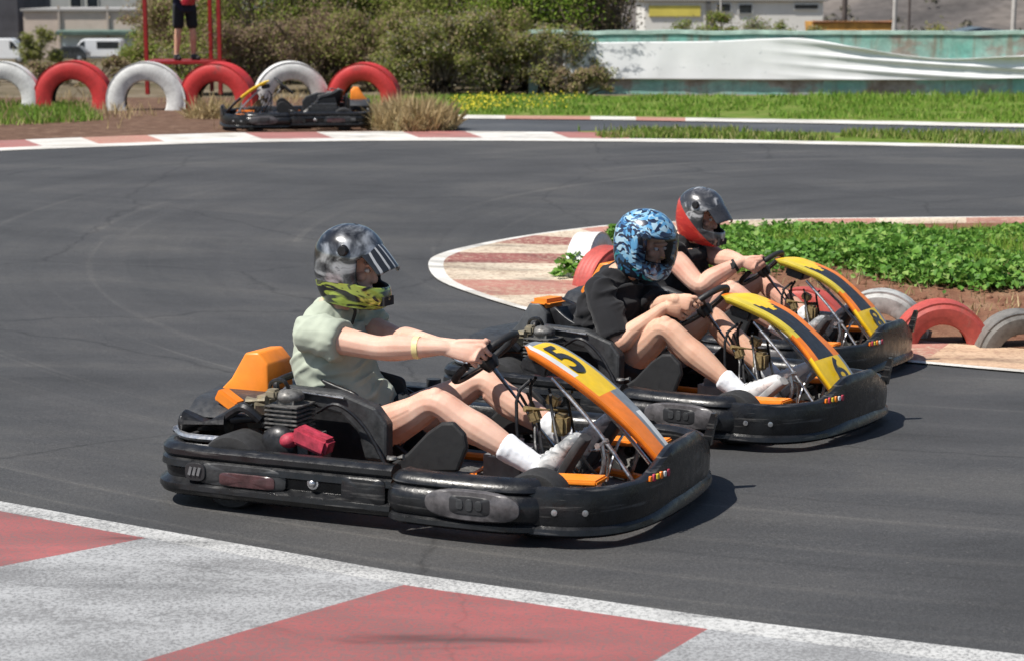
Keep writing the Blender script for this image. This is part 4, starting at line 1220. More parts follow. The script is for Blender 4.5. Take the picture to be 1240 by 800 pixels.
silver, dk, mid = (.50, .52, .54), (.02, .021, .023), (.16, .165, .17)
lime = (.46, .56, .10)
shell1 = pattern_mat('silver_black_helmet', [(0, dk), (.41, (.022, .023, .026)), (.48, (.10, .103, .108)), (.55, (.30, .31, .32)), (.63, (.48, .49, .51)), (.68, (.09, .092, .096)), (.74, dk)], [(0, dk), (.40, dk), (.48, lime), (.56, lime), (.60, dk), (.72, (.66, .72, .34))], -.062, 5, .2, .45, -.12, 'LINEAR')
shell2 = pattern_mat('blue_camouflage_helmet', [(0, (.015, .022, .05)), (.30, (.10, .30, .52)), (.48, (.02, .03, .06)), (.58, (.22, .42, .58)), (.74, (.04, .12, .26)), (.86, (.36, .52, .62))], [(0, (.012, .018, .03)), (.4, (.03, .10, .20)), (.7, (.01, .015, .02)), (.86, (.03, .25, .28))], -.075, 62, .28, 0, .5)
shell3 = pattern_mat('red_black_helmet', [(0, dk), (.46, (.035, .036, .04)), (.54, (.10, .10, .105)), (.60, (.42, .42, .43)), (.66, (.10, .10, .105)), (.72, dk)], [(0, (.56, .045, .03)), (.5, (.45, .03, .025)), (.62, (.60, .06, .035)), (.68, (.08, .02, .02))], -.02, 6, .25, 0, .75, 'LINEAR')
peak1 = plain('peak_black', (.02, .02, .022), .25, 0, .3, 20, 0, coat=.5)
# silver bars across the first peak
nt1 = peak1.node_tree; b1 = nt1.nodes['Principled BSDF']
wv = nt1.nodes.new('ShaderNodeTexWave'); wv.inputs['Scale'].default_value = 11; wv.inputs['Distortion'].default_value = 1.2; wv.bands_direction = 'Y'
tc1 = nt1.nodes.new('ShaderNodeTexCoord'); nt1.links.new(tc1.outputs['Object'], wv.inputs['Vector'])
nt1.links.new(ramp(nt1, wv.outputs['Fac'], [(0, dk), (.80, dk), (.86, (.36, .37, .38))]), b1.inputs['Base Color'])
peak3 = plain('peak_dark', (.03, .03, .033), .3, 0, .4, 20, 0, coat=.4)
skin1 = skin_mat('fair_skin', (.66, .43, .335), (.56, .30, .22)); skin2 = skin_mat('tanned_skin', (.62, .38, .27), (.52, .28, .19)); skin3 = skin_mat('ruddy_skin', (.63, .38, .285), (.54, .26, .19))
sage = cloth_mat('sage_cotton', (.39, .43, .35)); blackc = cloth_mat('black_cotton', (.016, .016, .018)); darkc = cloth_mat('dark_shorts_cloth', (.02, .021, .024))
sockw = cloth_mat('white_sock_knit', (.74, .76, .80)); shoeg = pattern_mat('grey_white_trainer', [(0, (.10, .105, .11)), (.40, (.16, .165, .17)), (.50, (.42, .43, .43)), (.62, (.62, .62, .61)), (.7, (.12, .12, .125))], [(0, (.5, .5, .5)), (1, (.3, .3, .3))], -5, 9, .8, 0, 0, 'LINEAR'); shoew = cloth_mat('white_shoe_leather', (.68, .69, .68), .6)
shoew = pattern_mat('white_grey_trainer', [(0, (.3, .3, .3)), (.42, (.5, .5, .5)), (.52, (.72, .72, .71)), (.68, (.74, .74, .73)), (.74, (.25, .25, .26))], [(0, (.5, .5, .5)), (1, (.3, .3, .3))], -5, 12, .6, 0, 0, 'LINEAR')
shoeb = cloth_mat('black_shoe', (.02, .02, .02), .6)

base = dict(hip=(-.34, 0, .205), chest=(-.43, 0, .46), shoulders=(-.44, 0, .615), neck=(-.42, 0, .70), head=(-.355, 0, .835), head_yaw=0.0, head_pitch=.16,
            grip_r=.3, grip_l=.3, elbow_pole=(-.1, 0, -1), sleeve=.48, ankle_r=(.525, -.205, .16), ankle_l=(.52, .20, .175), foot_dir=(.52, 0, .85), thigh=.485, calf=.475, short_len=.42, sock=.17,
            skin=skin1, tee=sage, shorts=darkc, sock_mat=sockw, shoe=shoeg, sole=None, lace=plain('lace', (.6, .6, .6), .9), seed=1, helmet='cross', shell=shell1, peak=peak1)
d1 = dict(base, label='person in sage green t-shirt and silver, black and lime helmet, arms stretched to the wheel', band=('wristband', plain('yellow_wristband', (.72, .60, .28), .6), .62, .041, .011), strap=True, helmet_scale=1.04, arm=1.05)
d2 = dict(base, label='person in black t-shirt, white shoes and blue camouflage helmet with its clear visor shut', hip=(-.26, 0, .205), chest=(-.275, 0, .45), shoulders=(-.235, 0, .60), neck=(-.185, 0, .675), head=(-.095, 0, .79), head_pitch=.22, head_yaw=-.12,
          grip_r=-.15, grip_l=.2, elbow_pole=(-.3, 0, -1), sleeve=.95, foot_dir=(.72, 0, .66), skin=skin2, tee=blackc, shoe=shoew, sole=plain('grey_sole', (.30, .30, .30), .8), helmet='road', shell=shell2, visor=True, seed=4, bulk=1.06, sock=.12, short_len=.5)
d3 = dict(base, label='person in a black sleeveless top and red and black helmet, wearing a dark wristwatch', hip=(-.30, 0, .205), chest=(-.315, 0, .46), shoulders=(-.28, 0, .61), neck=(-.24, 0, .69), head=(-.175, 0, .795), head_pitch=.25, head_yaw=-.1,
          sleeve=.16, skin=skin3, tee=blackc, shell=shell3, peak=peak3, seed=8, bulk=1.1, arm=1.22, band=('wristwatch', M_strap, .84, .037, .011), helmet_scale=1.04, grip_r=.25)
for cfg, (kk, M) in zip((d1, d2, d3), kart_M): person_driver(M, cfg)
# ------------------------------------------------------------------ half-buried tyres
def tyre_paint(name, col, worn, amt):
    m, nt, b = new_mat(name)
    a = noise_tex(nt, 5, 6, .65); f = noise_tex(nt, 38, 4, .7)
    c = ramp(nt, a, [(amt - .14, worn), (amt, [x * .8 for x in col]), (amt + .2, col)])
    nt.links.new(mixc(nt, 1.0, c, ramp(nt, f, [(.25, (.72,) * 3), (.6, (1.04,) * 3)]), 'MULTIPLY'), b.inputs['Base Color'])
    b.inputs['Roughness'].default_value = .55; bump(nt, b, f, .25, .006)
    return m
TP = {'white': tyre_paint('white_tyre_paint', (.74, .74, .72), (.34, .32, .29), .41), 'red': tyre_paint('red_tyre_paint', (.55, .035, .035), (.24, .05, .045), .41),
      'dull_red': tyre_paint('faded_red_tyre_paint', (.46, .075, .06), (.30, .15, .12), .40), 'grey': tyre_paint('worn_grey_tyre', (.20, .19, .175), (.06, .055, .05), .46), 'old_white': tyre_paint('dirty_white_tyre_paint', (.48, .48, .46), (.14, .13, .12), .46)}
def tyre(px, R, w, paint, label, yaw, group, sink=.06, lean=0.0):
    g = at(*px)
    o_r = R; i_r = R * .52; h = w / 2
    prof = [(i_r, -h * .62), (i_r * 1.06, -h * .80), (R * .72, -h * .98), (R * .88, -h), (R * .955, -h * .86)]
    for k in range(5):                                       # tread ribs
        z = -h * .76 + h * 1.52 * k / 4
        prof += [(R, z - h * .13), (R, z + h * .13), (R * .988, z + h * .16)] if k < 4 else [(R, z - h * .1), (R, z + h * .1)]
    prof += [(R * .955, h * .86), (R * .88, h), (R * .72, h * .98), (i_r * 1.06, h * .80), (i_r, h * .62), (i_r * 1.05, h * .5), (R * .9, h * .6), (R * .93, 0), (R * .9, -h * .6), (i_r * 1.05, -h * .5), (i_r, -h * .62)]
    mis = [0] * (len(prof) - 7) + [1] * 6
    mb = MB(); mb.lathe(prof, (0, 0, 0), (0, 1, 0), 48, mis=mis)
    o = mb.build('tyre', [TP[paint], M_rubber], None, True, 35)
    o.location = (g.x, g.y, g.z - sink); o.rotation_euler = (lean or random.uniform(-.07, .07), random.uniform(0, 6.28), yaw)
    tag(o, label, 'tyre', group)
    return o
TG = 'painted tyres half buried along the far verge'
tyre((4, 131), .56, .32, 'white', 'white half-buried tyre cut by the left edge of the photo', .05, TG, -.12)
tyre((90, 131), .57, .32, 'red', 'red half-buried tyre behind the green grass, left of the red posts', -.04, TG, -.12)
tyre((178, 133), .57, .32, 'white', 'white half-buried tyre below the left red post', .06, TG, -.12)
tyre((265, 133), .56, .34, 'red', 'dark red half-buried tyre below the right red post', -.22, TG, -.12)
tyre((353, 130), .55, .32, 'white', 'pale tyre standing directly behind the parked go-kart', .25, TG, -.12)
tyre((441, 131), .54, .34, 'red', 'bright red half-buried tyre beside the dry grass, right of the parked go-kart', -.12, TG, -.12)
IG = 'tyres half buried along the infield edge'
tyre((716, 330), .32, .20, 'white', 'white tyre at the tip of the infield kerb behind the blue helmet', 1.15, IG, .02)
tyre((740, 345), .31, .20, 'dull_red', 'red tyre by the infield tip behind the driver in the blue helmet', .75, IG, .03)
tyre((972, 400), .29, .19, 'dull_red', 'faded red tyre behind the steering wheel of the farthest racing kart', -.35, IG, .02)
tyre((1066, 407), .29, .20, 'old_white', 'dirty white tyre behind the nose of the farthest racing kart', -.30, IG, .0)
tyre((1139, 416), .285, .20, 'dull_red', 'faded red half-buried tyre at the right, beside the bare grey one', -.10, IG, .02)
tyre((1234, 420), .27, .20, 'grey', 'bare grey half-buried tyre at the right edge of the photo', .06, IG, .05)

# ------------------------------------------------------------------ grass and ground cover
def quad_sampler(pa, pb, off=0.0, bias=1.0, keep=None):
    A = gpix(pa); B = gpix(pb)
    def f():
        t = random.random() * (len(A) - 1); i = int(t); w = random.random() ** bias
        p = A[i].lerp(A[i + 1], t - i).lerp(B[i].lerp(B[i + 1], t - i), w)
        if keep and not keep(p): return None
        return V((p.x, p.y, H(p.x, p.y) + off))
    return f
G_bright = leafmat('bright_grass', [(0, (.10, .21, .022)), (.4, (.15, .27, .03)), (.75, (.21, .31, .05)), (1, (.31, .33, .10))])
G_verge = leafmat('verge_grass', [(0, (.10, .18, .025)), (.4, (.15, .23, .035)), (.72, (.22, .26, .06)), (.9, (.30, .28, .11)), (1, (.34, .30, .16))])
G_dry = leafmat('dry_grass', [(0, (.34, .25, .12)), (.5, (.45, .34, .18)), (.85, (.54, .43, .25)), (1, (.25, .24, .09))], .7, .3)
G_yellow = leafmat('yellow_flowers', [(0, (.55, .48, .03)), (1, (.70, .60, .06))])
VA = shift(T2U, -5.0); VB = [(380, 117), (540, 117), (720, 117), (900, 117), (1080, 117), (1240, 117), (1500, 118)]
setting(blades('verge_grass', quad_sampler(VA, VB, keep=lambda p: mnoise.noise(p * 1.1) + .5 * mnoise.noise(p * 3.1) > -.22 + .1 * random.random()), 26000, .03, .085, .010, G_bright, .7), 'stuff')
setting(blades('tall_verge_grass', quad_sampler([(980, 125), (1240, 125), (1500, 126)], [(980, 117), (1240, 117), (1500, 118)]), 2500, .06, .15, .010, G_bright, .6), 'stuff')
setting(blades('inner_verge_grass', quad_sampler(MID_N, MID_F, keep=lambda p: mnoise.noise(p * .9) > -.25), 8000, .04, .11, .010, G_verge, .8), 'stuff')
mb = MB(); qs = quad_sampler([(545, 139), (600, 139), (700, 138), (900, 137)], [(545, 121), (600, 121), (700, 121), (900, 121)])
for _ in range(900):
    p = qs(); c = mnoise.noise(p * 1.3)
    if c < -.05 + 1.1 * sstep(640, 860, proj(p)[0]) + random.uniform(-.15, .25): continue
    leaf(mb, p + V((0, 0, random.uniform(.05, .14))), (rnd_dir() + V((0, -.6, .6))).normalized(), .036, .8)
setting(link('yellow_flowers', mb.raw('yellow_flowers', G_yellow)), 'stuff')
setting(blades('bank_grass', quad_sampler([(-300, 152), (-100, 152), (30, 152), (125, 146)], [(-300, 126), (-100, 126), (30, 126), (100, 128)]), 8000, .04, .12, .010, G_bright, .7), 'stuff')
setting(blades('dry_stubble', quad_sampler([(-300, 160), (0, 160), (300, 156), (470, 154)], [(-300, 119), (0, 119), (300, 119), (470, 119)], keep=lambda p: mnoise.noise(p * .8 + V((3, 0, 0))) > .12), 5000, .05, .22, .007, G_dry, .9), 'stuff')
def tuft(px, n, r, h, label, grp='dry grass clumps on the far verge'):
    b = at(*px); mb = MB()
    for _ in range(n):
        a = random.uniform(0, 2 * pi); q = sqrt(random.random()) * r
        p = V((cos(a) * q, sin(a) * q, 0)); hh = h * random.uniform(.25, 1.0) * (1 - .5 * (q / r) ** 2)
        l = V((cos(a), sin(a), 0)) * hh * random.uniform(-.3, .6) + rnd_dir() * .14
        d = V((-sin(a), cos(a), 0)) * random.uniform(.004, .010)
        if random.random() < .5: d = V((d.y, -d.x, 0))
        mb.add([p - d, p + d, p + l * .4 + d + V((0, 0, hh * .65)), p + l + V((0, 0, hh)), p + l * .4 - d + V((0, 0, hh * .65))], [[0, 1, 2, 3, 4]])
    o = link('dry_grass_clump', mb.raw('dry_grass_clump', G_dry)); o.location = b
    tag(o, label, 'dry grass', grp)
tuft((500, 156), 3000, .56, .46, 'straw-coloured dry grass clump right of the parked go-kart, largest and nearest the track')
tuft((468, 150), 900, .40, .36, 'straw-coloured grass clump just behind the tail of the parked go-kart')
tuft((262, 142), 700, .42, .30, 'low dry grass clump in front of the dark red tyre, left of the parked go-kart')

# leafy plants over the infield bank
G_weed = leafmat('leafy_weeds', [(0, (.06, .15, .022)), (.4, (.11, .25, .035)), (.75, (.17, .33, .055)), (1, (.27, .39, .10))], .5, .3)
mb = MB(); weeds = 0
for _ in range(5200):
    jf = random.uniform(6, 39); w = random.uniform(.14, .93)
    p = bank_point(jf, w); pu = proj(p)[0]
    if pu < 868: continue
    den = mnoise.noise(V((p.x * .9, p.y * .8, 1.3)))
    edge = .58 + .22 * mnoise.noise(V((p.x * .8, 5, 0))) - .22 * (1 - sstep(900, 1080, pu)) - .15 * sstep(1190, 1230, pu)
    if w < edge and not (den > .28 and w > .28): continue
    if den < -.24: continue
    hgt = random.uniform(.03, .125) * (1 + 1.1 * den) * (1.1 - .5 * sstep(.6, .95, w))
    for _ in range(random.randint(12, 20)):
        q = V((random.gauss(0, .075), random.gauss(0, .075), 0)); z = hgt * random.uniform(.3, 1.05) * exp(-(q.length / .18) ** 2)
        leaf(mb, p + q + V((0, 0, z)), (rnd_dir() * .8 + V((0, 0, .8)) + q * 2).normalized(), random.uniform(.03, .068), .85)
setting(link('leafy_ground_cover', mb.raw('leafy_ground_cover', G_weed)), 'stuff')
def bank_s():
    jf = random.uniform(5, 39); w = random.uniform(.22, .90); p = bank_point(jf, w)
    if proj(p)[0] < 850 or mnoise.noise(V((p.x * 1.1, p.y * 1.1, 4))) + (w - .44) * 2.2 < 0: return None
    return p
setting(blades('infield_grass', bank_s, 26000, .03, .11, .006, leafmat('infield_grass_blades', [(0, (.11, .24, .025)), (.5, (.17, .32, .035)), (.85, (.25, .36, .06)), (1, (.34, .33, .12))]), .8), 'stuff')
setting(blades('withered_grass', lambda: bank_point(random.uniform(12, 39), random.uniform(.12, .42)), 900, .03, .09, .005, G_dry, 1.0), 'stuff')
mb = MB()
for _ in range(260):                                         # clods along the foot of the bank
    p = bank_point(random.uniform(14, 39), random.uniform(.03, .34)); r = random.uniform(.010, .035)
    mb.ell(p, (r, r * random.uniform(.6, 1), r * .7), 0, Matrix.Rotation(random.random() * 6, 3, 'Z'), 7, 5)
setting(link('soil_clods', mb.mesh('soil_clods', M_bank, True, 60)), 'stuff')
# a leafy weed by the white tyre at the tip
def weed(px, r, n, h, label):
    b = at(*px); mb = MB()
    for _ in range(n):
        q = V((random.gauss(0, r * .45), random.gauss(0, r * .45), 0)); leaf(mb, q + V((0, 0, h * random.uniform(.2, 1) * exp(-(q.length / r) ** 2) + .02)), (rnd_dir() * .7 + V((0, 0, .8))).normalized(), random.uniform(.04, .09), .8)
    o = link('weed', mb.raw('weed', G_weed)); o.location = b; tag(o, label, 'weed', 'weeds at the kerb tip')
weed((693, 336), .14, 150, .17, 'green leafy weed growing on the kerb, left of the white infield tyre')
weed((745, 300), .13, 110, .18, 'green leafy weed behind the white infield tyre, left of the blue helmet')

# ------------------------------------------------------------------ shrubs behind the verge
L_dry = leafmat('dry_leaves', [(0, (.22, .17, .09)), (.5, (.29, .225, .13)), (1, (.37, .29, .18))], .8, .25)
L_brown = leafmat('brown_leaves', [(0, (.17, .11, .075)), (.5, (.22, .15, .105)), (1, (.28, .20, .145))], .8, .25)
L_olive = leafmat('olive_leaves', [(0, (.16, .185, .04)), (.5, (.22, .24, .055)), (1, (.29, .29, .09))], .7, .35)
L_green = leafmat('green_leaves', [(0, (.14, .24, .02)), (.5, (.20, .31, .03)), (1, (.27, .36, .05))], .6, .35)
L_grey = leafmat('grey_leaves', [(0, (.21, .19, .13)), (.5, (.27, .25, .18)), (1, (.34, .31, .24))], .8, .25)
SG = 'shrubs behind the verge'
def gshrub(px, Y, w, h, d, label, mats, n, ls=.075, lumps=26, asp=.5):
    p = at_y(px, 100, Y); shrub('shrub', (p.x, p.y, H(p.x, p.y) - .03), w, h, d, label, mats, n, ls, SG, int(lumps * 1.5), asp + .1)
gshrub(318, 33.5, 2.5, 1.2, 1.3, 'brown dry shrub behind the pale tyre and the right red post', [L_brown, L_dry, L_olive], 6500, .06)
gshrub(392, 34.2, 2.5, 1.35, 1.5, 'brown shrub with olive top between the pale tyre and the bright red one', [L_brown, L_dry, L_olive], 7000, .06)
gshrub(330, 36.2, 3.4, 2.5, 1.4, 'tall green-topped shrub behind the brown ones, right of the red posts', [L_olive, L_green, L_dry], 6500, .07)
gshrub(465, 33.8, 2.5, 1.4, 1.6, 'olive and brown shrub behind the bright red tyre', [L_olive, L_dry, L_brown], 8000, .065)
gshrub(535, 32.6, 2.2, 1.3, 1.4, 'greyish olive shrub with pale dry leaves behind the large straw clump', [L_olive, L_grey, L_dry], 8000, .07)
gshrub(600, 33.6, 2.5, 1.35, 1.5, 'mottled olive shrub in the middle of the thicket, below the bright green one', [L_olive, L_dry, L_brown], 8000, .065)
gshrub(645, 34.4, 2.6, 2.5, 1.4, 'tall bright green shrub rising out of the top of the frame', [L_green, L_green, L_olive], 9000, .075, 30, .6)
gshrub(530, 35.6, 2.8, 2.6, 1.4, 'tall olive shrub behind the greyish one, left of the bright green shrub', [L_olive, L_green, L_olive], 8000, .075)
gshrub(664, 33.0, 2.0, 1.15, 1.3, 'olive brown shrub at the left end of the white banner', [L_olive, L_dry, L_grey], 7000, .065)
gshrub(738, 34.6, 1.9, 2.5, 1.1, 'brown dry shrub above the left end of the banner, beside the yellow building', [L_dry, L_brown, L_olive], 7500, .065)
gshrub(703, 31.9, 1.1, .46, .6, 'low scrubby shrub under the left end of the banner', [L_dry, L_olive, L_brown], 2600, .06, 14)
gshrub(300, 38.5, 3.4, 2.7, 1.3, 'tall mixed shrub at the back, just right of the red stand', [L_olive, L_dry, L_green], 9000, .085, 34)
gshrub(420, 36.6, 3.0, 2.7, 1.2, 'broad olive shrub at the back, above the pale tyre', [L_olive, L_green, L_dry], 9000, .08, 34)
gshrub(590, 37.2, 3.2, 2.9, 1.2, 'broad dark olive shrub at the back of the thicket, left of the bright green one', [L_olive, L_dry, L_green], 9000, .08, 34)
gshrub(700, 37.0, 2.2, 2.8, 1.2, 'brownish tall shrub at the back, right of the bright green one', [L_dry, L_olive, L_brown], 8000, .08, 30)
gshrub(480, 38.5, 3.0, 3.0, 1.3, 'tall olive shrub at the back, above the bright red tyre', [L_olive, L_green, L_dry], 6500, .08)

# ------------------------------------------------------------------ low wall and banner
def wall_mat():
    m, nt, b = new_mat('teal_wall_paint')
    a = noise_tex(nt, 1.1, 7, .62, stretch=(.8, 1, 1.4)); f = noise_tex(nt, 8, 5, .7); st = noise_tex(nt, 2.4, 5, .6, stretch=(2.2, 1, .25))
    c = ramp(nt, a, [(.36, (.24, .19, .15)), (.44, (.34, .31, .27)), (.50, (.30, .46, .40)), (.66, (.20, .46, .39))])
    c = mixc(nt, ramp(nt, st, [(.52, (0, 0, 0)), (.68, (.75, .75, .75))]), c, (.27, .20, .15))
    nt.links.new(mixc(nt, 1.0, c, ramp(nt, f, [(.3, (.7,) * 3), (.65, (1.1,) * 3)]), 'MULTIPLY'), b.inputs['Base Color'])
    b.inputs['Roughness'].default_value = .85; bump(nt, b, f, .4, .01); return m
WY0 = 32.4
wa = at_y(640, 119, 33.0); wb = at_y(1460, 119, 32.2)
wz0 = H(10, 32.5) - .1
wtop = at_y(1000, 40, 32.6).z
wr = thing('boundary_wall', 'low teal painted block wall with bare worn patches behind the verge', 'wall', (0, 0, 0))
mb = MB(); d = (wb - wa); d.z = 0; L = d.length; d.normalize(); nrm = V((d.y, -d.x, 0))
def wpt(t, h, o): p = wa + d * t; return V((p.x, p.y, 0)) + nrm * o + V((0, 0, h))
mb.loft([[wpt(L * i / 40, z, o) for z, o in ((wz0, 0), (wtop - .02 + .03 * mnoise.noise(V((i * .4, 0, 0))), 0), (wtop - .02 + .03 * mnoise.noise(V((i * .4, 0, 0))), -.18), (wz0, -.18))] for i in range(41)])
mb.build('wall', wall_mat(), wr, True, 30)
mb = MB(); mb.loft([[wpt(L * i / 40, z + .03 * mnoise.noise(V((i * .4, 0, 0))), o) for z, o in ((wtop - .03, .02), (wtop + .03, .02), (wtop + .03, -.20), (wtop - .03, -.20))] for i in range(41)])
mb.build('coping', plain('teal_coping', (.42, .56, .50), .8, 0, .35, 3, .3), wr, True, 30)
# banner: cloth hung on the wall, its top edge slumping to the right
def wcoord(u, v):
    q = ray(u, v); a0 = V((wa.x, wa.y)); t_ = None
    den = q.x * nrm.x + q.y * nrm.y; t_ = ((wa.x - CAM.x) * nrm.x + (wa.y - CAM.y) * nrm.y) / den
    p = CAM + q * t_; return (V((p.x - wa.x, p.y - wa.y, 0)).dot(d), p.z)
topc = [(682, 52), (770, 51), (860, 50), (930, 47), (975, 47), (1030, 56), (1090, 66), (1150, 71), (1240, 67), (1400, 60)]
botc = [(682, 95), (770, 96), (860, 96.5), (930, 97), (975, 97), (1030, 97), (1090, 97), (1150, 97), (1240, 95), (1400, 94)]
tp = resample(catmull([V((*wcoord(*p), 0)) for p in topc], 8), 150); bp = resample(catmull([V((*wcoord(*p), 0)) for p in botc], 8), 150)
rows = []
for k in range(34):
    w = k / 33; r = []
    for a, b in zip(tp, bp):
        t = a.x + (b.x - a.x) * w; z = a.y + (b.y - a.y) * w
        sag = sstep(3.6, 6.5, t)
        o = .035 + .012 * mnoise.noise(V((t * .8, z * 1.2, 0))) + .010 * mnoise.noise(V((t * 3, z * 2, 2)))
        o += sag * .045 * (1 - w * .6) * (sin((z + .13 * t * .35 - .02 * (t - 8) ** 2 * .3) * 34) * .5 + .5) ** 2 + .05 * exp(-(w / .08) ** 2) * sag
        r.append(wpt(t, z, o + .03))
    rows.append(r)
M_cloth = plain('white_tarpaulin', (.87, .87, .88), .6, 0, .04, 3, .05)
ntc = M_cloth.node_tree; bc = ntc.nodes['Principled BSDF']
fl = noise_tex(ntc, 4.2, 6, .75, stretch=(1, 1, 1.6)); old = bc.inputs['Base Color'].links[0].from_socket
sepx = ntc.nodes.new('ShaderNodeSeparateXYZ'); tcc = ntc.nodes.new('ShaderNodeTexCoord'); ntc.links.new(tcc.outputs['Object'], sepx.inputs[0])
mrx = ntc.nodes.new('ShaderNodeMapRange'); ntc.links.new(sepx.outputs['X'], mrx.inputs[0]); mrx.inputs[1].default_value = 3.0; mrx.inputs[2].default_value = 1.4; mrx.inputs[3].default_value = -.06; mrx.inputs[4].default_value = .10
sb_ = ntc.nodes.new('ShaderNodeMath'); sb_.operation = 'ADD'; ntc.links.new(fl, sb_.inputs[0]); ntc.links.new(mrx.outputs[0], sb_.inputs[1])
ntc.links.new(mixc(ntc, ramp(ntc, sb_.outputs[0], [(.56, (0, 0, 0)), (.66, (.9, .9, .9))]), old, (.24, .26, .29)), bc.inputs['Base Color'])
bn = MB().loft(rows, 0, False, False).build('banner', M_cloth, None, True, 80)
so3 = bn.modifiers.new('s', 'SOLIDIFY'); so3.thickness = .006; apply_mods(bn)
tag(bn, 'long white tarpaulin banner slumped along the teal wall, its print worn away', 'banner')

# ------------------------------------------------------------------ marshal stand with a person on it
M_redpost = plain('red_post_paint', (.26, .010, .010), .45, 0, .25, 12, .1)
sp_ = at_y(222, 74, 32.2); sx, sy = sp_.x, sp_.y; gz = H(sx, sy); dz = sp_.z
st = thing('marshal_stand', 'red steel stand with a raised platform behind the white and dark red tyres', 'stand', (sx, sy, gz))
hp = dz - gz; hw = .60
for (px_, py_, r_) in ((-hw, 0, .042), (hw, 0, .042), (hw - .28, .9, .04)):
    mb = MB(); mb.box((px_, py_, 1.55), (r_ * 1.6, r_ * 1.6, 3.1), 0, None, .008); mb.build('post', M_redpost, st)
mb = MB(); mb.box((0, .45, hp - .03), (1.32, 1.05, .05), 0, None, .006); mb.build('platform', M_redpost, st)
mb = MB(); mb.tube([(-hw, 0, 2.9), (hw, 0, 2.9)], .03, 8); mb.tube([(hw - .28, .9, 2.9), (hw, 0, 2.9)], .03, 8); mb.build('top_rail', M_redpost, st)
Mp = Matrix.Translation(V((sx - .03, sy + .42, dz - .005))) @ Matrix.Rotation(radians(-60), 4, 'Z')
def person_standing():
    p = thing('person', 'person in dark jacket and shorts standing on the red stand, head out of frame', 'person', M=Mp)
    body = MB(); jk = MB(); sh = MB()
    trunk(body, [(V((0, 0, .84)), .10, .15), (V((0, 0, .98)), .12, .165), (V((.01, 0, 1.15)), .105, .145), (V((0, 0, 1.34)), .12, .175), (V((-.01, 0, 1.45)), .08, .14), (V((0, 0, 1.52)), .05, .055)])
    limb(body, [V((0, 0, 1.45)), V((.0, 0, 1.55)), V((.02, 0, 1.62))], [.065, .056, .055])
    head_mesh(body, Matrix.Translation(V((.025, 0, 1.655))))
    trunk(jk, [(V((.0, 0, .80)), .13, .185), (V((0, 0, .98)), .14, .185), (V((.01, 0, 1.15)), .128, .17), (V((0, 0, 1.34)), .138, .19), (V((-.01, 0, 1.46)), .095, .15), (V((-.005, 0, 1.52)), .066, .07)])
    trunk(sh, [(V((0, 0, .78)), .12, .17), (V((0, 0, 1.0)), .135, .175)])
    for s in (-1, 1):
        a = V((0, s * .19, 1.42)); e = V((-.03, s * .25, 1.14)); w = V((.17, s * .13, 1.02))
        limb(body, [a, e, w, w + V((.06, -s * .02, -.01))], [.055, .042, .028, .024]); limb(jk, [V((0, s * .12, 1.43)), a, e, e.lerp(w, .8)], [.08, .075, .058, .046])
        for q in range(4): limb(body, [w + V((.05, -s * (.0 + .018 * q - .03), -.01)), w + V((.10, -s * (.018 * q - .03), -.02)), w + V((.13, -s * (.018 * q - .02), -.05))], [.011, .0095, .008], 8, 3)
        limb(body, [w + V((.03, -s * .03, 0)), w + V((.07, -s * .065, 0))], [.013, .009], 8, 3)
        h = V((0, s * .10, .88)); k = V((.03, s * .13, .47)); an = V((-.02, s * .15, .08))
        limb(body, [h, h.lerp(k, .5), k, k.lerp(an, .3), an], [.09, .075, .055, .056, .037]); limb(sh, [h, h.lerp(k, .45), h.lerp(k, .78)], [.105, .10, .095])
        limb(body, [an, an + V((.10, 0, -.03))], [.036, .03])
    voxel(body.build('body', skin2, p), .008, 2)
    j = jk.build('jacket', cloth_mat('navy_jacket', (.02, .022, .045)), p); voxel(j, .012, 3); wrinkle(j, .008, 12)
    j = sh.build('shorts', darkc, p); voxel(j, .012, 3)
    for s in (-1, 1):
        mb = MB(); limb(mb, [V((-.06, s * .15, .045)), V((.02, s * .152, .055)), V((.17, s * .165, .035))], [.046, .05, .036]); mb.build('shoe', shoeb, p)
    mb = MB(); limb(mb, [V((.14, -.02, 1.0)), V((.17, .0, .97))], [.07, .06]); 
    return p
person_standing()
hb = MB(); hb.lathe([(.001, .12), (.06, .11), (.105, .07), (.125, 0), (.12, -.06), (.10, -.11), (.09, -.115)], (0, 0, 0), (0, 0, 1), 20)
hel = hb.build('red_helmet', plain('red_gloss', (.45, .015, .04), .3, 0, .2, 8, 0, coat=.5))
hel.location = Mp @ V((.26, -.03, 1.02)); tag(hel, 'red helmet held in front of the person on the red stand', 'helmet')

# ------------------------------------------------------------------ far left: sheds, vans, shrubs
def shed(name, label, Y, u0, u1, v_top, wallc, extra, depth=14, base=None):
    a = at_y(u0, v_top, Y); b = at_y(u1, v_top, Y); z0 = H(a.x, Y) - .2
    r = thing(name, label, 'building', ((a.x + b.x) / 2, Y, z0)); w = b.x - a.x; h = a.z - z0
    mb = MB(); mb.box((0, depth / 2, h / 2), (w, depth, h)); wl = mb.build('wall', wallc, r, False)
    mb = MB(); mb.box((0, depth / 2, h + .12), (w + .5, depth + .5, .24), 0, None, .04); mb.build('roof', plain('roof_' + name, (.30, .29, .28), .8), r, False)
    extra(r, w, h, lambda u, v: (at_y(u, v, Y) - V(((a.x + b.x) / 2, Y, z0))))
    return r
beige = plain('beige_render', (.48, .40, .34), .85, 0, .12, .5, .2, 6); pale = plain('pale_render', (.42, .43, .40), .85, 0, .15, .6, .2, 5)
M_dkglass = plain('dark_window_glass', (.02, .025, .03), .12, 0, .4, 3)
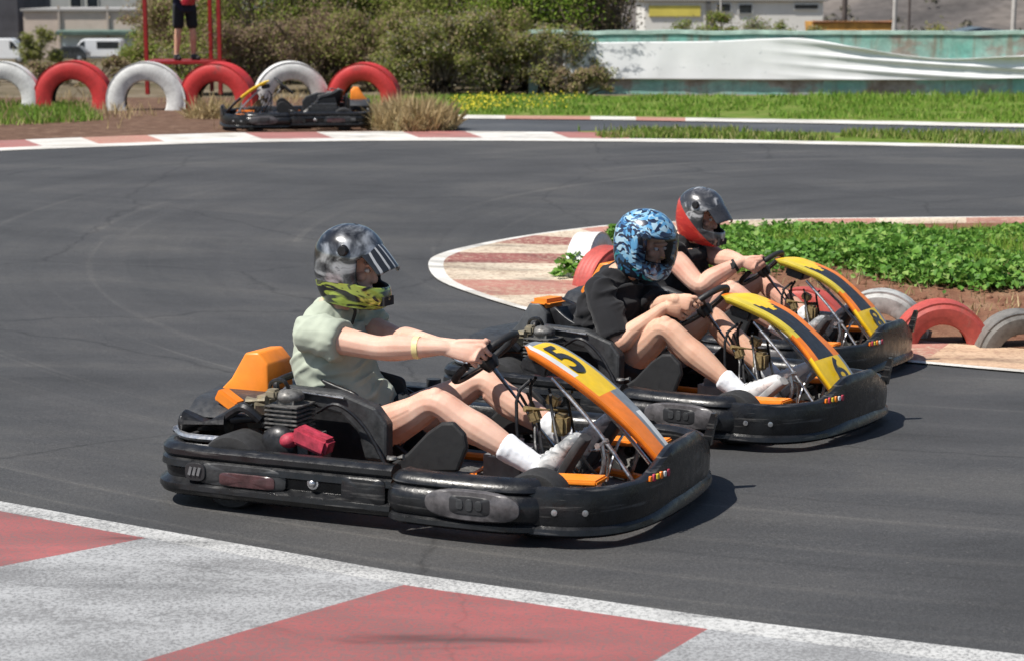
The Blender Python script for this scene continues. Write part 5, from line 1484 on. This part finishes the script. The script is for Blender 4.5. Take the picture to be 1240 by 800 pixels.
def ex1(r, w, h, P):
    a = P(74, 42); b = P(164, 72)
    mb = MB(); mb.box(((a.x + b.x) / 2, -.05, (a.z + b.z) / 2 ), (b.x - a.x, .1, a.z - b.z)); sh = mb.build('shutter', plain('pale_shutter', (.55, .60, .60), .5, .1, .1, .6), r, False)
    mb = MB()
    for k in range(12): mb.box(((a.x + b.x) / 2, -.115, b.z + (a.z - b.z) * (k + .5) / 12), (b.x - a.x - .1, .03, .05))
    mb.build('slat', plain('shutter_rib', (.45, .50, .50), .5), sh, False)
    c = P(74, 38)
    mb = MB(); mb.box(((a.x + b.x) / 2, -.7, (c.z + a.z) / 2 + .05), (b.x - a.x + .5, 1.5, .35), 0, Matrix.Rotation(.1, 3, 'X'), .03); mb.build('awning', plain('green_awning', (.09, .14, .12), .7, 0, .25, .8), r, False)
    for u in (72, 131):
        p = P(u, 30); mb = MB(); mb.box((p.x, -.12, (p.z + b.z) / 2 - .2), (.22, .2, p.z - b.z + 4)); mb.build('pilaster', plain('pilaster_render', (.36, .31, .27), .9), r, False)
shed('warehouse', 'long beige warehouse with a pale roller shutter and green awning behind the van', 190, 28, 300, 14, beige, ex1)
def ex2(r, w, h, P):
    for u in (28, 52, 92, 112):
        p = P(u, 4); mb = MB(); mb.box((p.x, -.06, p.z), (1.5, .1, 1.5)); f = mb.build('window', pale, r, False)
        mb = MB(); mb.box((p.x, -.125, p.z), (1.2, .03, 1.2)); mb.build('pane', M_dkglass, f, False)
shed('grey_block', 'grey-white building rising behind the beige warehouse at top left', 232, 14, 330, -34, plain('grey_block_render', (.33, .34, .33), .85, 0, .2, .4), ex2)
def ex3(r, w, h, P): pass
shed('dark_building', 'dark grey building at the top left corner behind the leftmost white van', 200, -90, 19, -40, plain('dark_render', (.055, .055, .065), .8, 0, .3, .4), ex3)

def vehicle(name, label, px, Y, L, Wd, Ht, body_poly, wins, col, yaw, wheels, cat='van'):
    p = at_y(px[0], px[1], Y); z = H(p.x, p.y)
    r = thing(name, label, cat, (p.x, Y, z)); r.rotation_euler = (0, 0, yaw)
    T = lambda a, b, h: V((a * L, h, b * Ht))
    bd = MB().prism(body_poly, -Wd / 2, Wd / 2, T).build('body', col, r, False)
    bv = bd.modifiers.new('b', 'BEVEL'); bv.width = .09; bv.segments = 2; apply_mods(bd)
    for poly in wins:
        for s in (-1, 1): MB().prism(poly, s * (Wd / 2 + .002), s * (Wd / 2 + .02), T).build('window', M_dkglass, r, False)
    for x in wheels:
        for s in (-1, 1):
            mb = MB(); mb.lathe([(.12, -.02), (.20, -.06), (.33, -.09), (.35, -.06), (.35, .09), (.12, .09)], (x * L, s * (Wd / 2 - .1), .34), (0, 1, 0), 18); wo = mb.build('wheel', M_rubber, r)
            mb = MB(); mb.lathe([(0, .125), (.12, .12), (.20, .105), (.21, .09)], (x * L, s * (Wd / 2 - .1) + (0 if s > 0 else 0), .34), (0, s, 0), 14); mb.build('rim', M_steel, wo)
    for s in (-1, 1):
        mb = MB(); mb.box((-.495 * L, s * (Wd / 2 - .25), .42 * Ht), (.06, .3, .16), 0, None, .02); mb.build('headlight', M_steel, r)
        mb = MB(); mb.box((.497 * L, s * (Wd / 2 - .15), .5 * Ht), (.04, .14, .35), 0, None, .01); mb.build('tail_light', M_reflect, r)
    mb = MB(); mb.box((-.5 * L, 0, .22 * Ht), (.14, Wd * .96, .2), 0, None, .04); mb.build('bumper', M_plastic2, r)
    return r
carwhite = plain('white_car_paint', (.74, .75, .76), .3, 0, .04, 2, 0, coat=.5)
vanp = [(-.5, .16), (-.5, .46), (-.36, .56), (-.24, .93), (-.18, 1.0), (.46, 1.0), (.5, .9), (.5, .16)]
vehicle('white_van', 'white van parked sideways before the pale roller shutter, far left', (117, 72), 184, 5.0, 1.9, 2.0, vanp, [[(-.33, .58), (-.235, .86), (-.17, .9), (-.17, .58)], [(.05, .56), (.05, .88), (.46, .88), (.46, .56)]], carwhite, .0, (-.33, .32))
vehicle('white_van', 'white van cut by the left edge of the photo, far behind the tyres', (4, 70), 178, 5.0, 1.9, 2.2, vanp, [[(-.33, .58), (-.235, .86), (-.17, .9), (-.17, .58)], [(.08, .56), (.08, .84), (.46, .84), (.46, .56)]], carwhite, pi, (-.33, .32))
vehicle('dark_car', 'small dark car parked at the nose of the white van', (85, 69), 181, 3.4, 1.7, 1.45, [(-.5, .2), (-.5, .55), (-.3, .62), (-.15, 1.0), (.3, 1.0), (.47, .6), (.5, .2)], [[(-.24, .64), (-.12, .92), (.05, .92), (.05, .64)], [(.08, .64), (.08, .92), (.27, .92), (.40, .64)]], plain('dark_car_paint', (.03, .035, .04), .3, 0, .2, 2, 0, coat=.5), 0, (-.32, .3), 'car')
def fshrub(px, Y, w, h, label, mats, n=2500, ls=.22, grp='scrub in front of the sheds'):
    p = at_y(px, 75, Y); shrub('shrub', (p.x, Y, H(p.x, Y) - .1), w, h, w * .7, label, mats, n, ls, grp, 16, .6, 10)
fshrub(47, 130, 3.2, 4.4, 'round olive shrub between the two white vans', [L_olive, L_grey], 3000, .26)
fshrub(156, 120, 1.6, 3.5, 'narrow green shrub at the right end of the pale shutter', [L_green, L_grey, L_olive], 2000, .2)
fshrub(24, 90, 4.0, 1.6, 'low brown scrub behind the leftmost white tyre', [L_dry, L_olive, L_brown], 2200, .18)
fshrub(130, 80, 3.6, 1.1, 'low brown scrub under the white van, behind the red tyre', [L_dry, L_olive, L_brown], 2200, .16)
fshrub(215, 42, 2.6, 2.0, 'brown and green scrub behind the legs of the person on the stand', [L_dry, L_olive, L_brown], 6500, .075, 'scrub behind the red stand')
fshrub(172, 44, 1.3, 1.5, 'dark green scrub left of the left red post', [L_olive, L_green, L_dry], 3000, .075, 'scrub behind the red stand')
fshrub(268, 41, 1.8, 2.0, 'brown scrub behind the right red post', [L_brown, L_dry, L_olive], 5000, .075, 'scrub behind the red stand')
fshrub(115, 36, 2.4, .55, 'low dry scrub behind the red tyre at left', [L_dry, L_olive, L_brown], 2600, .06, 'scrub behind the red stand')
fshrub(50, 36, 2.0, .5, 'low dry scrub between the leftmost tyres', [L_dry, L_olive, L_brown], 2200, .06, 'scrub behind the red stand')

# ------------------------------------------------------------------ far right: cabin, machine, poles, hillside
def ex4(r, w, h, P):
    a = P(786, 7); b = P(848, 20)
    mb = MB(); mb.box(((a.x + b.x) / 2, -.06, (a.z + b.z) / 2), (b.x - a.x, .1, a.z - b.z)); mb.build('yellow_panel', plain('yellow_board', (.62, .52, .10), .6, 0, .15, 1), r, False)
    for u0, u1, v0, v1 in ((868, 884, 5, 14), (895, 910, 6, 16), (962, 990, 6, 11)):
        a = P(u0, v0); b = P(u1, v1); mb = MB(); mb.box(((a.x + b.x) / 2, -.05, (a.z + b.z) / 2), (b.x - a.x + .16, .1, a.z - b.z + .16)); f = mb.build('window', plain('window_frame_white', (.6, .6, .58), .5), r, False)
        mb = MB(); mb.box(((a.x + b.x) / 2, -.11, (a.z + b.z) / 2), (b.x - a.x, .03, a.z - b.z)); mb.build('pane', M_dkglass, f, False)
    a = P(857, 30); mb = MB(); mb.box((a.x, -.1, h / 2), (.25, .2, h)); mb.build('downpipe', M_alu, r, False)
shed('white_cabin', 'white single-storey building with a yellow panel behind the banner wall', 120, 781, 997, 2, plain('white_render', (.66, .64, .60), .8, 0, .08, .6, .1, 5), ex4, 8)
sk = at_y(1032, 34, 60); skz = H(sk.x, 60)
skr = thing('skip', 'rusty orange skip with ribbed sides standing behind the teal wall', 'skip', (sk.x, 60, skz))
rust = plain('orange_rust', (.50, .25, .05), .7, 0, .4, 3, .3)
topz = at_y(1032, 27, 60).z - skz; wk = 95 * 60 / FPX / 2
MB().prism([(-wk, topz), (-wk + .35, .15), (wk - .35, .15), (wk, topz), (wk - .08, topz), (wk - .42, .23), (-wk + .42, .23), (-wk + .08, topz)], 0, 1.6, lambda p, q, h: V((p, h, q))).build('hull', rust, skr, False)
mb = MB(); mb.prism([(-wk, topz), (-wk + .35, .15), (wk - .35, .15), (wk, topz)], -.02, .03, lambda p, q, h: V((p, h, q))); mb.prism([(-wk, topz), (-wk + .35, .15), (wk - .35, .15), (wk, topz)], 1.57, 1.62, lambda p, q, h: V((p, h, q))); mb.build('side_plate', rust, skr, False)
for k in range(5):
    mb = MB(); mb.box((-wk + .5 + k * (2 * wk - 1) / 4, -.06, topz * .55), (.09, .08, topz * .75), 0, None, .01); mb.build('rib', rust, skr, False)
mb = MB(); mb.tube([(-wk, -.03, topz), (wk, -.03, topz)], .05, 8); mb.build('rim', plain('dark_rust', (.20, .09, .04), .8, 0, .4, 4), skr)
def pole(u, v0, Y, r, h, label, mat):
    p = at_y(u, v0, Y); z = H(p.x, Y); o = thing('pole', label, 'pole', (p.x, Y, z), 'poles behind the boundary wall')
    mb = MB(); mb.tube([(0, 0, 0), (.02, 0, h * .5), (0, .02, h)], [r * 1.15, r, r * .85], 10, 0, 2); mb.build('post', mat, o)
    mb = MB(); mb.box((0, 0, h - .3), (1.0, .08, .08), 0, None, .01); mb.build('crossarm', mat, o)
    mb = MB(); mb.lathe([(r * 2.2, 0), (r * 2.2, .12), (0, .16)], (0, 0, 0), (0, 0, 1), 10); mb.build('footing', M_alu, o)
palep = plain('pale_pole', (.42, .40, .38), .8, 0, .2, 3); darkp = plain('dark_pole', (.07, .055, .05), .85, 0, .3, 3)
pole(1022, 30, 75, .11, 8.5, 'dark pole rising behind the left end of the orange skip', darkp)
pole(1082, 36, 56, .06, 7.5, 'thin pale pole at the right end of the orange skip', palep)
pole(1100, 36, 80, .05, 9, 'thin dark pole just right of the pale one by the skip', darkp)
pole(1226, 36, 50, .06, 7.0, 'pale pole near the right edge, above the dark car roof', palep)
pole(285, 20, 39, .04, 3.4, 'pale slim post among the shrubs, right of the red stand', palep)
pole(872, 25, 62, .035, 7.5, 'slim pale post in the weeds before the white building', palep)
pc = at_y(1196, 36, 58)
vehicle('dark_car', 'dark car whose roof shows above the teal wall at right', (1196, 60), 58, 3.6, 1.7, pc.z + .05 - H(pc.x, 58) + .03, [(-.5, .2), (-.5, .6), (-.3, .8), (-.15, .97), (.1, 1.0), (.3, .96), (.47, .75), (.5, .2)], [[(-.24, .72), (-.12, .92), (.05, .94), (.05, .72)], [(.08, .72), (.08, .94), (.27, .9), (.38, .74)]], MATS['dark_car_paint'], pi, (-.32, .3), 'car')
WG = 'weeds along the back of the boundary wall'
def wshrub(px, Y, w, top_v, label, mats, n, ls=.09):
    p = at_y(px, 60, Y); z = H(p.x, Y); h = at_y(px, top_v, Y).z - z
    shrub('shrub', (p.x, Y, z - .05), w, max(.4, h), w * .5, label, mats, n, ls, WG, 18, .5, 10)
wshrub(830, 38, 1.0, 18, 'olive weeds below the yellow panel of the white building', [L_olive, L_grey, L_green], 2600, .07)
wshrub(868, 39, .9, 8, 'taller dark weeds beside the yellow panel, behind the wall', [L_olive, L_green, L_dry], 2600, .07)
wshrub(915, 38, 1.1, 22, 'grey-green weeds below the middle of the white building', [L_grey, L_olive, L_green], 2800, .07)
wshrub(955, 38.5, 1.0, 20, 'olive weeds left of the orange skip, behind the wall', [L_olive, L_green, L_grey], 2800, .07)
wshrub(995, 41, .8, 26, 'sparse weeds in front of the left end of the skip', [L_olive, L_dry, L_grey], 1600, .07)
wshrub(1126, 52, 1.6, 27, 'dark rounded shrub right of the poles, behind the wall', [L_olive, L_dry], 2500, .1)
wshrub(892, 34.0, 2.6, 40, 'low grey weeds creeping over the top of the wall', [L_grey, L_olive, L_dry], 3500, .06)
# hillside with scrub
M_hill = ground_mat('hillside_ground', [(.3, (.065, .06, .058)), (.5, (.10, .09, .085)), (.72, (.16, .14, .125))], .05, .6)
vs = []; fs = []; nx, ny = 60, 30
for j in range(ny + 1):
    for i in range(nx + 1):
        x = -40 + 260 * i / nx; y = 205 + 330 * j / ny
        h = H(x, y) - 1.5 + 34 * sstep(20, 150, x) * sstep(205, 420, y) + 16 * sstep(205, 470, y) + 3.5 * mnoise.noise(V((x * .03, y * .03, 0))) * sstep(205, 260, y) + 1.2 * mnoise.noise(V((x * .12, y * .12, 3)))
        vs.append((x, y, h))
for j in range(ny):
    for i in range(nx):
        a = j * (nx + 1) + i; fs.append([a, a + 1, a + nx + 2, a + nx + 1])
me = bpy.data.meshes.new('hillside'); me.from_pydata(vs, [], fs); me.materials.append(M_hill); me.polygons.foreach_set('use_smooth', [True] * len(me.polygons))
setting(link('hillside', me))
mb = MB()
for _ in range(1500):
    i = random.randrange(len(vs)); p = V(vs[i]) + V((random.uniform(-3, 3), random.uniform(-5, 5), 0))
    r = random.uniform(.5, 1.7)
    for _ in range(14):
        q = rnd_dir() * r * random.uniform(.4, 1); q.z = abs(q.z) * .8
        leaf(mb, p + q, (q.normalized() + rnd_dir() * .6).normalized(), random.uniform(.5, 1.1), .7)
setting(link('hillside_scrub', mb.raw('hillside_scrub', leafmat('far_scrub', [(0, (.06, .06, .04)), (.5, (.11, .105, .075)), (.85, (.17, .15, .12)), (1, (.26, .24, .21))], .9, 0))), 'stuff')
